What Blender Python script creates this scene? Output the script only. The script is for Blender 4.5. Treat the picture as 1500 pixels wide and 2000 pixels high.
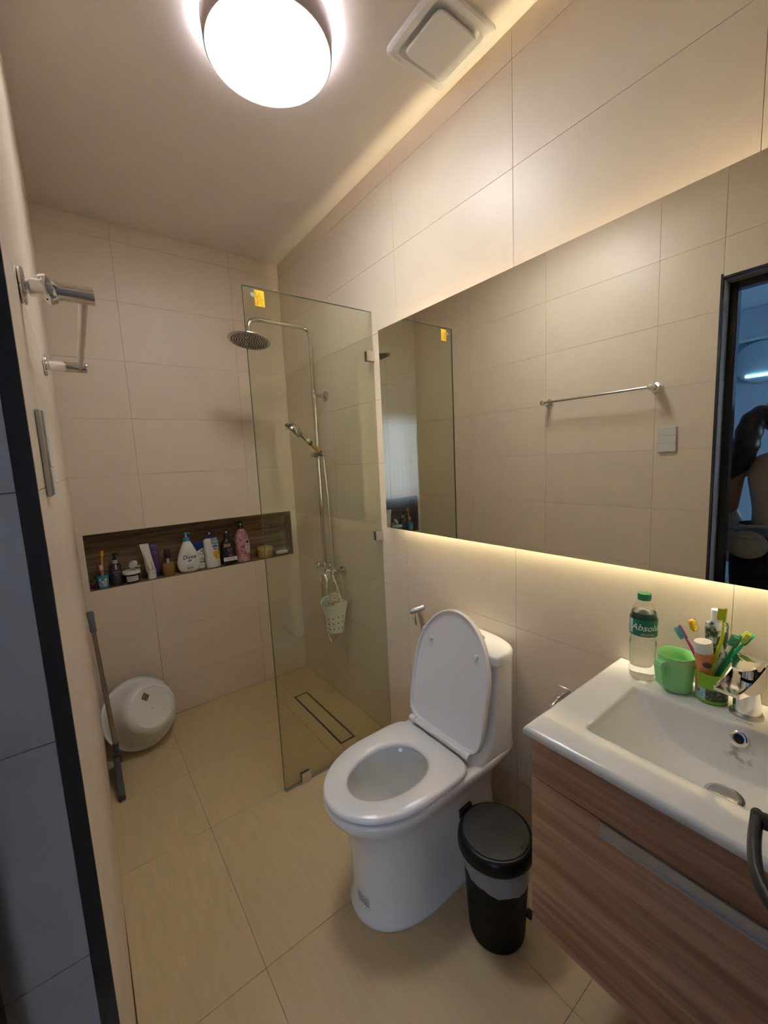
import bpy, bmesh, math, random
from mathutils import Vector, Matrix
R_=random.Random(7); PI=math.pi
sc=bpy.context.scene; C=sc.collection
for o in list(bpy.data.objects): bpy.data.objects.remove(o)
W,D,H=1.2368,1.7391,2.7333          # finished wall planes: right x=W, back y=D, ceiling z=H
h0,rh=.2349,.3015                   # tile rows
# ---------------------------------------------------------------- camera
def camera():
    f,a,b,c=805.76,.6421,-.1262,-.0481; pos=Vector((.0246,-.9045,1.4581))
    F=Vector((math.sin(a)*math.cos(b),math.cos(a)*math.cos(b),math.sin(b))); r=Vector((math.cos(a),-math.sin(a),0)); u=r.cross(F)
    r2=r*math.cos(c)+u*math.sin(c); u2=-r*math.sin(c)+u*math.cos(c)
    cd=bpy.data.cameras.new('camera'); cd.sensor_fit='VERTICAL'; cd.sensor_height=36; cd.lens=f/2000*36; cd.clip_start=.01
    co=bpy.data.objects.new('camera',cd); C.objects.link(co)
    M=Matrix((r2,u2,-F)).transposed().to_4x4(); M.translation=pos; co.matrix_world=M; sc.camera=co
camera()
# ---------------------------------------------------------------- world, daylight, exposure
LAMP=10.0; LAMP_BACK=150.0; LED=15.0; SKY=8.0
w=bpy.data.worlds.new('sky'); sc.world=w; w.use_nodes=True
bg=w.node_tree.nodes['Background']; bg.inputs[0].default_value=(.70,.82,1,1); bg.inputs[1].default_value=SKY
pl=bpy.data.lights.new('window_daylight','AREA'); pl.shape='RECTANGLE'; pl.size=1.5; pl.size_y=1.3; pl.cycles.is_portal=True
po=bpy.data.objects.new('window_daylight',pl); C.objects.link(po); po.location=(-2.0,-2.62,1.45); po.rotation_euler=(PI/2,0,PI); po.rotation_euler=(-PI/2,0,PI)
sc.view_settings.view_transform='Standard'; sc.view_settings.look='None'; sc.view_settings.exposure=1.5; sc.view_settings.gamma=1; sc.view_settings.use_curve_mapping=False
# ---------------------------------------------------------------- materials
MATS={}
def mat(name,col,rough=.5,metal=0,emit=0,trans=0,spec=.5,coat=0,bump=None,noise=None,sss=0):
    if name in MATS: return MATS[name]
    m=bpy.data.materials.new(name); m.use_nodes=True; nt=m.node_tree; b=nt.nodes['Principled BSDF']
    b.inputs['Base Color'].default_value=(*col,1); b.inputs['Roughness'].default_value=rough; b.inputs['Metallic'].default_value=metal
    b.inputs['Specular IOR Level'].default_value=spec; b.inputs['Coat Weight'].default_value=coat; b.inputs['Transmission Weight'].default_value=trans
    if emit: b.inputs['Emission Color'].default_value=(*col,1); b.inputs['Emission Strength'].default_value=emit
    if sss: b.inputs['Subsurface Weight'].default_value=sss; b.inputs['Subsurface Scale'].default_value=.02
    if noise:   # (scale vector, second colour, low, high)
        geo=nt.nodes.new('ShaderNodeNewGeometry'); mp=nt.nodes.new('ShaderNodeMapping'); mp.inputs['Scale'].default_value=noise[0]
        n=nt.nodes.new('ShaderNodeTexNoise'); n.inputs['Scale'].default_value=1; n.inputs['Detail'].default_value=6; n.inputs['Roughness'].default_value=.6
        cr=nt.nodes.new('ShaderNodeMapRange'); cr.inputs[1].default_value=noise[2]; cr.inputs[2].default_value=noise[3]
        mx=nt.nodes.new('ShaderNodeMix'); mx.data_type='RGBA'; mx.inputs[6].default_value=(*col,1); mx.inputs[7].default_value=(*noise[1],1)
        L=nt.links.new; L(geo.outputs['Position'],mp.inputs[0]); L(mp.outputs[0],n.inputs['Vector']); L(n.outputs['Fac'],cr.inputs[0]); L(cr.outputs[0],mx.inputs[0]); L(mx.outputs[2],b.inputs['Base Color'])
        if bump:
            bp=nt.nodes.new('ShaderNodeBump'); bp.inputs['Strength'].default_value=bump; bp.inputs['Distance'].default_value=.002; L(n.outputs['Fac'],bp.inputs['Height']); L(bp.outputs[0],b.inputs['Normal'])
    MATS[name]=m; return m
def thin(name,col,ior=1.5,rough=0.0,haze=0,hazecol=(1,1,1)):
    """thin clear sheet: tinted transparency plus a Fresnel reflection, optional haze of plastic"""
    m=bpy.data.materials.new(name); m.use_nodes=True; nt=m.node_tree; nt.nodes.clear(); N=nt.nodes.new; L=nt.links.new
    o=N('ShaderNodeOutputMaterial'); t=N('ShaderNodeBsdfTransparent'); t.inputs[0].default_value=(*col,1)
    g=N('ShaderNodeBsdfGlossy'); g.inputs['Roughness'].default_value=rough; lw=N('ShaderNodeLayerWeight'); lw.inputs[0].default_value=.5; pw=N('ShaderNodeMath'); pw.operation='POWER'; pw.inputs[1].default_value=5; fr=N('ShaderNodeMapRange'); f0=((ior-1)/(ior+1))**2; fr.inputs[3].default_value=f0; fr.inputs[4].default_value=.9
    L(lw.outputs['Facing'],pw.inputs[0]); L(pw.outputs[0],fr.inputs[0]); mx=N('ShaderNodeMixShader')
    src=t.outputs[0]
    if haze:
        d=N('ShaderNodeBsdfDiffuse'); d.inputs[0].default_value=(*hazecol,1); m2=N('ShaderNodeMixShader'); m2.inputs[0].default_value=haze; L(t.outputs[0],m2.inputs[1]); L(d.outputs[0],m2.inputs[2]); src=m2.outputs[0]
    L(fr.outputs[0],mx.inputs[0]); L(src,mx.inputs[1]); L(g.outputs[0],mx.inputs[2]); L(mx.outputs[0],o.inputs[0]); MATS[name]=m; return m
def tilemat(name,c1,c2,rough,stretch,var,spec=.5,bump=.06,rvar=.12):
    m=mat(name,c1,rough,spec=spec,noise=(stretch,c2,.3,.7),bump=bump); nt=m.node_tree; b=nt.nodes['Principled BSDF']; L=nt.links.new
    oi=nt.nodes.new('ShaderNodeObjectInfo'); mr=nt.nodes.new('ShaderNodeMapRange'); mr.inputs[3].default_value=1-var; mr.inputs[4].default_value=1+var
    hv=nt.nodes.new('ShaderNodeHueSaturation'); src=b.inputs['Base Color'].links[0].from_socket
    L(oi.outputs['Random'],mr.inputs[0]); L(mr.outputs[0],hv.inputs['Value']); L(src,hv.inputs['Color']); L(hv.outputs[0],b.inputs['Base Color'])
    n=nt.nodes.new('ShaderNodeTexNoise'); n.inputs['Scale'].default_value=4; g=nt.nodes.new('ShaderNodeNewGeometry'); L(g.outputs['Position'],n.inputs['Vector'])
    r=nt.nodes.new('ShaderNodeMapRange'); r.inputs[3].default_value=rough-rvar; r.inputs[4].default_value=rough+rvar; L(n.outputs['Fac'],r.inputs[0]); L(r.outputs[0],b.inputs['Roughness']); return m
WT=tilemat('beige wall tile',(.75,.63,.495),(.78,.66,.52),.40,(9,9,9),.02)
FT=tilemat('tan floor tile',(.585,.435,.245),(.65,.49,.29),.48,(55,7,30),.03,bump=.12)
RT=tilemat('grey reveal tile',(.26,.225,.21),(.29,.255,.24),.5,(9,9,9),.01)
GROUT=mat('grout',(.46,.375,.29),.9); FGROUT=mat('floor grout',(.20,.14,.085),.9)
CEIL=mat('ceiling paint',(.84,.77,.70),.8,noise=((1.3,1.3,1.3),(.82,.75,.68),.3,.7)); HALL=mat('hall wall paint',(.42,.58,.74),.8,noise=((2,2,2),(.39,.55,.71),.3,.7))
NWOOD=mat('dark niche wood',(.33,.20,.105),.45,noise=((3,40,45),(.10,.058,.032),.3,.65),bump=.1)
VWOOD=mat('walnut laminate',(.66,.375,.235),.42,noise=((26,1.5,30),(.34,.155,.085),.36,.64),bump=.05)
CER=mat('white ceramic',(.76,.76,.75),.08,coat=.3); SEATM=mat('white seat plastic',(.80,.79,.80),.22); WPL=mat('white plastic',(.78,.77,.74),.35)
CHR=mat('polished chrome',(.86,.85,.84),.09,1); STEEL=mat('brushed steel',(.62,.59,.56),.28,1); DST=mat('dark steel',(.30,.28,.26),.4,1)
BLK=mat('black plastic',(.012,.012,.012),.38); BLKG=mat('black gloss frame',(.02,.018,.018),.2); BLKM=mat('matt black metal',(.018,.018,.018),.45)
ALU=mat('anodised aluminium',(.60,.58,.57),.38,.9); GREY=mat('grey plastic',(.16,.17,.19),.5); DGREY=mat('dark grey rubber',(.06,.06,.065),.6)
GLASS=thin('shower glass',(.915,.935,.87)); GEDGE=mat('glass edge',(.10,.15,.10),.1)
MIR=mat('mirror silver',(.88,.885,.82),.0,1)
HOLE=mat('dark hole',(.006,.006,.006),.7)
PINKP=mat('lamp housing',(.52,.46,.45),.5)
LAMPM=mat('lamp diffuser',(.93,.96,1),.4,emit=LAMP); LBACK=mat('lamp halo light',(.86,.88,1),.4,emit=LAMP_BACK); LEDM=mat('warm led tape',(1,.87,.60),.4,emit=LED); LEDT=mat('warm led tape, upper',(1,.82,.52),.4,emit=LED*3.2)
# ---------------------------------------------------------------- mesh builder
class MB:
    def __init__(s): s.b=bmesh.new()
    def box(s,a,b,bev=0,seg=1):
        a=Vector(a);b=Vector(b); m=Matrix.Translation((a+b)/2)@Matrix.Diagonal((*[abs(q) for q in (b-a)],1))
        r=bmesh.ops.create_cube(s.b,size=1,matrix=m)
        if bev:
            ed={e for v in r['verts'] for e in v.link_edges}; bmesh.ops.bevel(s.b,geom=list(ed),offset=bev,segments=seg,affect='EDGES',profile=.5)
        return s
    def loft(s,rings,cap=(True,True),closed=False):
        V=[[s.b.verts.new(p) for p in r] for r in rings]; n=len(V[0]); m=len(V)
        for i in range(m if closed else m-1):
            for j in range(n):
                q=[V[i][j],V[i][(j+1)%n],V[(i+1)%m][(j+1)%n],V[(i+1)%m][j]]
                try: s.b.faces.new(q)
                except ValueError: pass
        if cap[0] and not closed: s.b.faces.new(V[0][::-1])
        if cap[1] and not closed: s.b.faces.new(V[-1])
        return s
    def cyl(s,p0,p1,r0,r1=None,n=24,bev=0):
        r1=r0 if r1 is None else r1; p0=Vector(p0);p1=Vector(p1); ax=(p1-p0); L=ax.length; ax.normalize(); a=ax.orthogonal().normalized(); c=ax.cross(a)
        pr=[(0,r0),(L,r1)] if not bev else [(0,r0-bev),(bev*.3,r0-bev*.3),(bev,r0),(L-bev,r1),(L-bev*.3,r1-bev*.3),(L,r1-bev)]
        return s.loft([[p0+ax*t+(a*math.cos(2*PI*k/n)+c*math.sin(2*PI*k/n))*r for k in range(n)] for t,r in pr])
    def lathe(s,prof,c,ax=(0,0,1),n=32,cap=(True,True),sx=1,sy=1):
        ax=Vector(ax).normalized(); 
        a=Vector((1,0,0)) if abs(ax.z)>.99 else ax.orthogonal().normalized(); b=ax.cross(a); c=Vector(c)
        return s.loft([[c+ax*z+a*(r*sx*math.cos(2*PI*k/n))+b*(r*sy*math.sin(2*PI*k/n)) for k in range(n)] for r,z in prof],cap)
    def tube(s,pts,r,n=12,closed=False,cap=True):
        P=[Vector(p) for p in pts]; m=len(P); rings=[]; prev=None
        for i in range(m):
            t=(P[(i+1)%m]-P[i-1]) if closed else (P[min(i+1,m-1)]-P[max(i-1,0)]); t.normalize()
            a=(prev-t*prev.dot(t)).normalized() if prev else t.orthogonal().normalized(); prev=a; b=t.cross(a); rr=r[i] if isinstance(r,(list,tuple)) else r
            rings.append([P[i]+(a*math.cos(2*PI*k/n)+b*math.sin(2*PI*k/n))*rr for k in range(n)])
        return s.loft(rings,(cap,cap),closed)
    def prism(s,outl,b,bev=0,seg=2):
        """outline of 3d points extruded by vector b"""
        P=[Vector(p) for p in outl]; n0=set(s.b.verts); s.loft([P,[p+Vector(b) for p in P]])
        if bev:
            vs=set(s.b.verts)-n0; caps=[f for f in s.b.faces if len(f.verts)==len(P) and set(f.verts)<=vs]; ed={e for f in caps for e in f.edges}
            bmesh.ops.bevel(s.b,geom=list(ed),offset=bev,segments=seg,affect='EDGES',profile=.5)
        return s
    def sph(s,c,r,sc=(1,1,1),n=16,rot=None):
        m=Matrix.Translation(c)@(rot or Matrix())@Matrix.Diagonal((r*sc[0],r*sc[1],r*sc[2],1)); bmesh.ops.create_uvsphere(s.b,u_segments=n,v_segments=max(6,n//2),radius=1,matrix=m); return s
    def xf(s,M): bmesh.ops.transform(s.b,matrix=M,verts=s.b.verts); return s
    def build(s,name,m,parent=None,smooth=True,ang=40):
        bmesh.ops.recalc_face_normals(s.b,faces=s.b.faces); me=bpy.data.meshes.new(name); s.b.to_mesh(me); s.b.free()
        if smooth: me.shade_smooth(); me.set_sharp_from_angle(angle=math.radians(ang))
        me.materials.append(m); return link(name,me,parent)
def link(name,me,parent=None):
    o=bpy.data.objects.new(name,me); C.objects.link(o)
    if parent is not None:
        o.parent=parent; o.matrix_parent_inverse=WM.get(parent.name,Matrix()).inverted()
    return o
WM={}
def thing(name,label,cat,loc,group=None):
    o=bpy.data.objects.new(name,None); o.empty_display_size=.05; C.objects.link(o); o.location=loc; WM[o.name]=Matrix.Translation(loc); o['label']=label; o['category']=cat
    if group: o['group']=group
    return o
def tag(o,label,cat,group=None):
    o['label']=label; o['category']=cat
    if group: o['group']=group
    return o
def struct(o): o['kind']='structure'; return o
def smoothpath(pts,n=8):
    P=[Vector(p) for p in pts]; P=[2*P[0]-P[1]]+P+[2*P[-1]-P[-2]]; out=[]
    for i in range(1,len(P)-2):
        for k in range(n):
            t=k/n; a,b,c,d=P[i-1:i+3]; out.append(.5*((2*b)+(c-a)*t+(2*a-5*b+4*c-d)*t*t+(-a+3*b-3*c+d)*t**3))
    out.append(P[-2]); return out
def bend(pts,r=.03,n=6):
    """polyline with rounded corners"""
    P=[Vector(p) for p in pts]; out=[P[0]]
    for i in range(1,len(P)-1):
        a=(P[i-1]-P[i]).normalized(); b=(P[i+1]-P[i]).normalized(); s=P[i]+a*r; e=P[i]+b*r
        for k in range(n+1): t=k/n; out.append(s*(1-t)**2+P[i]*2*t*(1-t)+e*t*t)
    out.append(P[-1]); return out
def superell(cx,cy,a,b,e=4,n=40,z=0):
    o=[]
    for k in range(n):
        t=2*PI*k/n; c,s_=math.cos(t),math.sin(t); o.append(Vector((cx+a*math.copysign(abs(c)**(2/e),c),cy+b*math.copysign(abs(s_)**(2/e),s_),z)))
    return o
def text(s,size,fn,m,parent,name='printed_text',shear=0,bold=0,lab=None,align='CENTER'):
    cu=bpy.data.curves.new('t','FONT'); cu.body=s; cu.size=size; cu.align_x=align; cu.align_y='CENTER'; cu.shear=shear; cu.offset=bold; cu.resolution_u=3
    t=bpy.data.objects.new('t',cu); C.objects.link(t); dg=bpy.context.evaluated_depsgraph_get(); me=bpy.data.meshes.new_from_object(t.evaluated_get(dg)); bpy.data.objects.remove(t)
    b=bmesh.new(); b.from_mesh(me); bmesh.ops.subdivide_edges(b,edges=[e for e in b.edges if e.calc_length()>size*.3],cuts=2)
    for v in b.verts: v.co=fn(v.co.x,v.co.y)
    b.to_mesh(me); b.free(); me.materials.clear(); me.materials.append(m); me.name=name
    return link(name,me,parent)
def plane(o,u,v,k=0):
    o=Vector(o);u=Vector(u).normalized();v=Vector(v).normalized(); n=u.cross(v)*k; return lambda x,y:o+u*x+v*y+n
# ---------------------------------------------------------------- tiled shell
tilecache={}
def tile(size,thick,axis,corner,m,parent,gap=.0009,tname='tile'):
    """size=(du,dv) along the two in-plane axes; corner = low corner of finished face; axis normal"""
    key=(round(size[0],4),round(size[1],4),axis,m.name)
    if key not in tilecache:
        du,dv=size[0]-gap,size[1]-gap; g=gap/2; b=bmesh.new(); e=.0006
        def P(u,v,w): return {'x':(w,u,v),'-x':(-w,u,v),'-y':(u,-w,v),'z':(u,v,w),'y':(u,w,v)}[axis]
        v0=[b.verts.new(P(u+g,v+g,-thick)) for u,v in ((0,0),(du,0),(du,dv),(0,dv))]
        v1=[b.verts.new(P(u+g,v+g,-e)) for u,v in ((0,0),(du,0),(du,dv),(0,dv))]
        v2=[b.verts.new(P(u+g,v+g,0)) for u,v in ((e,e),(du-e,e),(du-e,dv-e),(e,dv-e))]
        for A,B in ((v0,v1),(v1,v2)):
            for k in range(4): b.faces.new((A[k],A[(k+1)%4],B[(k+1)%4],B[k]))
        b.faces.new(v2); bmesh.ops.recalc_face_normals(b,faces=b.faces)
        f=b.faces[:][-1]
        me=bpy.data.meshes.new(tname); b.to_mesh(me); b.free(); me.materials.append(m); tilecache[key]=me
        # face the room
        n={'x':(1,0,0),'-x':(-1,0,0),'-y':(0,-1,0),'z':(0,0,1),'y':(0,1,0)}[axis]
        if me.polygons[-1].normal.dot(Vector(n))<0: me.flip_normals()
    o=link(tname,tilecache[key],parent); o.location=corner; return o
def ranges(cuts,lo,hi):
    c=[lo]+sorted(x for x in cuts if lo+.004<x<hi-.004)+[hi]; return list(zip(c[:-1],c[1:]))
ROWS=[h0+k*rh for k in range(9)]; T=.008; Y0=-1.06; DY0,DY1,DZ=-1.045,-.2888,2.177
floor=struct(MB().box((-.16,Y0-.1,-.1),(W+.1,D+.2,-T)).build('floor',FGROUT,None,False))
for y0,y1 in ranges((.166,.77,1.160,-.436),Y0,D):
    for x0,x1 in ranges((.316,.9145),0,W):
        if x0>.9 and y0>.7 and y0<1.5: continue
        tile((x1-x0,y1-y0),T,'z',(x0,y0,0),FT,floor)
# shower strip beside the linear drain
dx0,dx1,dyA,dyB=.985,1.078,.852,1.425
for a in ((.9145,.77,dx0,1.160),(.9145,1.160,dx0,D),(dx1,.77,W,1.160),(dx1,1.160,W,D),(dx0,.77,dx1,dyA),(dx0,dyB,dx1,D)): tile((a[2]-a[0],a[3]-a[1]),T,'z',(a[0],a[1],0),FT,floor)
tile((.11,DY1-DY0),T,'z',(-.11,DY0,0),FT,floor,tname='threshold')
# back wall
NX0,NX1,NZ0,NZ1,ND=.0361,1.197,ROWS[2],ROWS[3],.115
b=MB().box((-.16,D+T,-.1),(NX0,D+.2,H+.1)).box((NX1,D+T,-.1),(W+.1,D+.2,H+.1)).box((NX0,D+T,-.1),(NX1,D+.2,NZ0-.01)).box((NX0,D+T,NZ1+.01),(NX1,D+.2,H+.1)).box((NX0,D+ND+.01,NZ0-.01),(NX1,D+.2,NZ1+.01))
wb=struct(b.build('wall_back',GROUT,None,False))
for z0,z1 in ranges(ROWS,0,H):
    nich=abs(z0-NZ0)<.01
    for x0,x1 in (((0,NX0),(NX1,W)) if nich else ranges((.3218,.9218),0,W)): tile((x1-x0,z1-z0),T,'-y',(x0,D,z0),WT,wb)
MB().box((NX0,D+.001,NZ0-.01),(NX1,D+ND,NZ0+.0005)).box((NX0,D+.001,NZ1-.0005),(NX1,D+ND,NZ1+.01)).box((NX0-.002,D+.001,NZ0),(NX0+.001,D+ND,NZ1)).box((NX1-.001,D+.001,NZ0),(NX1+.002,D+ND,NZ1)).box((NX0,D+ND,NZ0),(NX1,D+ND+.01,NZ1)).build('niche_lining',NWOOD,wb,False)
# right wall
wr=struct(MB().box((W+T,Y0-.1,-.1),(W+.1,D+T,H+.1)).build('wall_right',GROUT,None,False))
for z0,z1 in ranges(ROWS,0,H):
    for y0,y1 in ranges([1.1572-.6*k for k in range(5)],Y0,D): tile((y1-y0,z1-z0),T,'-x',(W,y0,z0),WT,wr)
# left wall with the doorway; the wall runs a touch out of square, as in the photo
LW=Matrix.Translation((0,.65,0))@Matrix.Rotation(-.0085,4,'Z')@Matrix.Translation((0,-.65,0))
b=MB().box((-.15,DY1+T,-.1),(-T,D+T,H+.1)).box((-.15,Y0-.1,-.1),(-T,DY0-.004,H+.1)).box((-.15,DY0-.004,DZ+T),(-T,DY1+T,H+.1))
wl=struct(b.build('wall_left',GROUT,None,False))
for z0,z1 in ranges(ROWS,0,H):
    for y0,y1 in ranges([-.0375+.6*k for k in range(-3,4)],Y0,D):
        for a,c in ranges((DY0,DY1),y0,y1):
            mid=(a+c)/2
            if DY0<mid<DY1:
                if z1<=DZ: continue
                zz=max(z0,DZ)
            else: zz=z0
            tile((c-a,z1-zz),T,'x',(0,a,zz),WT,wl)
for z0,z1 in ranges(ROWS,0,DZ): tile((.092,z1-z0),T,'-y',(-.11,DY1,z0),RT,wl)
MB().box((-.11,DY0,DZ),(-.018,DY1,DZ+T)).build('lintel_tile',RT,wl,False)
MB().box((-.018,DY1-.0005,0),(.0005,DY1+.009,DZ+.02)).box((-.018,DY0,DZ-.0005),(.0005,DY1,DZ+.009)).build('edge_trim',BLKG,wl,False)
wl.matrix_world=LW; WM[wl.name]=Matrix()
wf=struct(MB().box((-.16,Y0-.1,-.1),(W+.1,Y0,H+.1)).build('wall_front',WT,None,False))
ce=struct(MB().box((-.16,Y0-.1,H),(W+.1,D+.2,H+.12)).build('ceiling',CEIL,None,False))
# door frame on the hall side and the open leaf
df=struct(MB().box((-.165,DY1-.03,0),(-.11,DY1+.03,DZ+.03),.003).box((-.165,DY0-.03,0),(-.11,DY0-.01,DZ+.03),.003).box((-.165,DY0-.01,DZ-.03),(-.11,DY1-.03,DZ+.03),.003).build('trim_1',BLKG,None,False))
DL=Matrix.Translation((-.085,-1.005,0))@Matrix.Rotation(math.atan(.2),4,'Z')
leaf=MB().box((0,-.036,.01),(.80,0,2.13),.002).xf(DL).build('door_1',mat('door paint',(.30,.29,.30),.5,noise=((3,3,20),(.27,.26,.27),.3,.7)),None,False); struct(leaf)
hz=1.0
hb=MB(); hb.cyl((.757,0,hz),(.757,.007,hz),.026,n=28,bev=.002); hb.cyl((.757,.006,hz),(.757,.056,hz),.0095)
hb.xf(DL).build('door_handle',BLKM,leaf)
P=bend([(.765,.052,hz),(.70,.056,hz),(.645,.050,hz),(.612,.022,hz)],.03,6)
hl=MB(); rings=[]
for i,p in enumerate(P):
    t=(P[min(i+1,len(P)-1)]-P[max(i-1,0)]).normalized(); nrm=Vector((0,0,1)).cross(t); 
    rings.append([p+nrm*(.0065*math.cos(2*PI*k/16))+Vector((0,0,.0085*math.sin(2*PI*k/16))) for k in range(16)])
hl.loft(rings).xf(DL).build('lever',BLKM,leaf)
# ---------------------------------------------------------------- hall beyond the doorway
hf=struct(MB().box((-3.4,-2.75,-.1),(-.16,1.5,0)).build('floor_hall',mat('hall floor',(.32,.30,.28),.4,noise=((4,4,4),(.27,.25,.23),.3,.7)),None,False))
struct(MB().box((-3.4,-2.75,H),(-.16,1.5,H+.1)).build('ceiling_hall',HALL,None,False))
struct(MB().box((-3.3,-2.65,2.45),(-3.02,1.4,H)).build('trim_2',HALL,None,False))
struct(MB().box((-3.4,-2.75,0),(-3.2,1.5,H)).build('wall_hall_far',HALL,None,False))
struct(MB().box((-3.2,1.35,0),(-.15,1.5,H)).build('wall_hall_side',HALL,None,False))
struct(MB().box((-3.2,-2.75,0),(-2.75,-2.6,H)).box((-1.25,-2.75,0),(W+.1,-2.6,H)).box((-2.75,-2.75,0),(-1.25,-2.6,.8)).box((-2.75,-2.75,2.1),(-1.25,-2.6,H)).build('wall_hall_window',HALL,None,False))
struct(MB().box((-.16,-2.7,-.1),(-.05,Y0-.1,H)).build('wall_hall_return',HALL,None,False))
wn=struct(MB().box((-2.75,-2.70,.8),(-2.7,-2.64,2.1)).box((-1.3,-2.70,.8),(-1.25,-2.64,2.1)).box((-2.7,-2.70,.8),(-1.3,-2.64,.85)).box((-2.7,-2.70,2.05),(-1.3,-2.64,2.1)).box((-2.02,-2.70,.85),(-1.98,-2.64,2.05)).build('window_1',BLKG,None,False))
for i in range(2):
    x=-2.7+.72*i; MB().box((x,-2.673,.85),(x+.68,-2.667,2.05)).build('window_pane',thin('window glass',(.97,.98,.98)) if 'window glass' not in MATS else MATS['window glass'],wn,False)
cm=bpy.data.materials.new('sheer curtain'); cm.use_nodes=True; nt=cm.node_tree; nt.nodes.clear(); o_=nt.nodes.new('ShaderNodeOutputMaterial'); d_=nt.nodes.new('ShaderNodeBsdfDiffuse'); tr_=nt.nodes.new('ShaderNodeBsdfTranslucent'); mx_=nt.nodes.new('ShaderNodeMixShader')
d_.inputs[0].default_value=(.7,.7,.72,1); tr_.inputs[0].default_value=(.7,.72,.75,1); mx_.inputs[0].default_value=.62; nt.links.new(d_.outputs[0],mx_.inputs[1]); nt.links.new(tr_.outputs[0],mx_.inputs[2]); nt.links.new(mx_.outputs[0],o_.inputs[0])
t=thing('window_curtain','pale pleated curtain drawn across the hall window','curtain',(-2.0,-2.56,.6))
for x0,x1 in ((-2.88,-2.005),(-1.995,-1.12)):
    b=MB(); A=[[b.b.verts.new((x0+(x1-x0)*k/90,-2.555+.018*math.sin(k*.75)*(1+.2*math.sin(k*.13)),z)) for k in range(91)] for z in (.62,1.4,2.20)]
    for r in range(2):
        for k in range(90): b.b.faces.new((A[r][k],A[r][k+1],A[r+1][k+1],A[r+1][k]))
    b.build('panel',cm,t)
MB().cyl((-2.92,-2.555,2.21),(-1.08,-2.555,2.21),.012).build('rod',STEEL,t)
# ---------------------------------------------------------------- ceiling lamp, extractor
LX,LY,LR=.632,.362,.179
t=thing('ceiling_light','round white ceiling lamp glowing brightly with a lit halo around it','ceiling light',(LX,LY,H))
MB().lathe([(LR,H-.082),(LR+.0035,H-.078),(LR+.008,H-.02),(LR+.006,H-.016),(LR-.006,H-.016),(LR-.006,H-.080)],(LX,LY,0),n=72,cap=(False,False)).loft([[Vector((LX+r*math.cos(2*PI*k/72),LY+r*math.sin(2*PI*k/72),z)) for k in range(72)] for r,z in ((LR-.006,H-.08),(LR,H-.082))],(False,False)).build('housing',PINKP,t)
MB().lathe([(LR-.0065,H-.045),(LR-.0065,H-.080),(LR-.010,H-.0835),(LR-.013,H-.083),(LR-.0145,H-.0842),(LR-.019,H-.0838),(LR-.0205,H-.085),(LR-.025,H-.0846),(LR-.027,H-.086),(.02,H-.087),(.001,H-.087)],(LX,LY,0),n=72,cap=(True,True)).build('diffuser',LAMPM,t,ang=15)
MB().lathe([(LR-.055,H-.0005),(LR-.055,H-.035)],(LX,LY,0),n=48).build('mounting_plate',PINKP,t)
MB().lathe([(LR-.045,H-.035),(LR-.012,H-.035),(LR-.012,H-.032),(LR-.045,H-.032)],(LX,LY,0),n=72,cap=(False,False)).loft([[Vector((LX+r*math.cos(2*PI*k/72),LY+r*math.sin(2*PI*k/72),z)) for k in range(72)] for r,z in ((LR-.045,H-.032),(LR-.045,H-.035))],(False,False)).build('halo_ring',LBACK,t,False)
FX,FY,FS=1.0825,.104,.1235
t=thing('extractor_fan','square white extractor fan cover on the ceiling beside the wall','extractor fan',(FX,FY,H))
fb=MB(); fb.loft([superell(FX,FY,a,a,e,48,z) for a,e,z in ((FS,14,H-.0005),(FS,14,H-.012),(FS-.006,12,H-.017),(FS-.026,10,H-.017),(FS-.034,9,H-.006))],(False,True)); fb.build('grille_frame',WPL,t,ang=30)
MB().loft([superell(FX,FY,a,a,e,48,z) for a,e,z in ((.060,8,H-.004),(.078,8,H-.016),(.0815,8,H-.019),(.0815,8,H-.023),(.079,8,H-.0255),(.070,8,H-.026))]).build('front_panel',WPL,t,ang=30)
text('KDK',.0125,plane((FX-.085,FY+.107,H-.0174),(-1,0,0),(0,1,0)),mat('faint print',(.48,.45,.42),.5),t,'printed_mark')
# ---------------------------------------------------------------- wall mirror with led tape behind
MX=W-.035; MY0,MY1,MZ0,MZ1=-1.02,.650,1.137,2.036
t=thing('wall_mirror','wide frameless wall mirror with warm light glowing from behind its edges','mirror',(W,-.18,1.14))
MB().box((MX,MY0,MZ0),(MX+.004,MY1,MZ1)).build('mirror_glass',MIR,t,False)
MB().box((MX+.0042,MY0,MZ0),(MX+.0052,MY1,MZ1)).build('backing_sheet',GEDGE,t,False)
I=.10
fb=MB()
for a,c in (((MY0+I,MZ0+.06),(MY1-I,MZ0+.085)),((MY0+I,MZ1-.215),(MY1-I,MZ1-.19)),((MY1-I-.025,MZ0+.085),(MY1-I,MZ1-.215)),((MY0+I,MZ0+.085),(MY0+I+.025,MZ1-.215))):
    fb.box((MX+.0053,a[0],a[1]),(W+.001,c[0],c[1]))
fb.build('hanging_frame',ALU,t,False)
for a,c in (((MY0+I,MZ0+.052),(MY1-I,MZ0+.0595)),((MY0+I,MZ1-.1895),(MY1-I,MZ1-.183)),((MY1-I+.0005,MZ0+.06),(MY1-I+.007,MZ1-.19)),((MY0+I-.007,MZ0+.06),(MY0+I-.0005,MZ1-.19))):
    MB().box((MX+.010,a[0],a[1]),(MX+.024,c[0],c[1])).build('led_tape',LEDT if a[1]>MZ1-.195 else LEDM,t,False)
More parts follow.
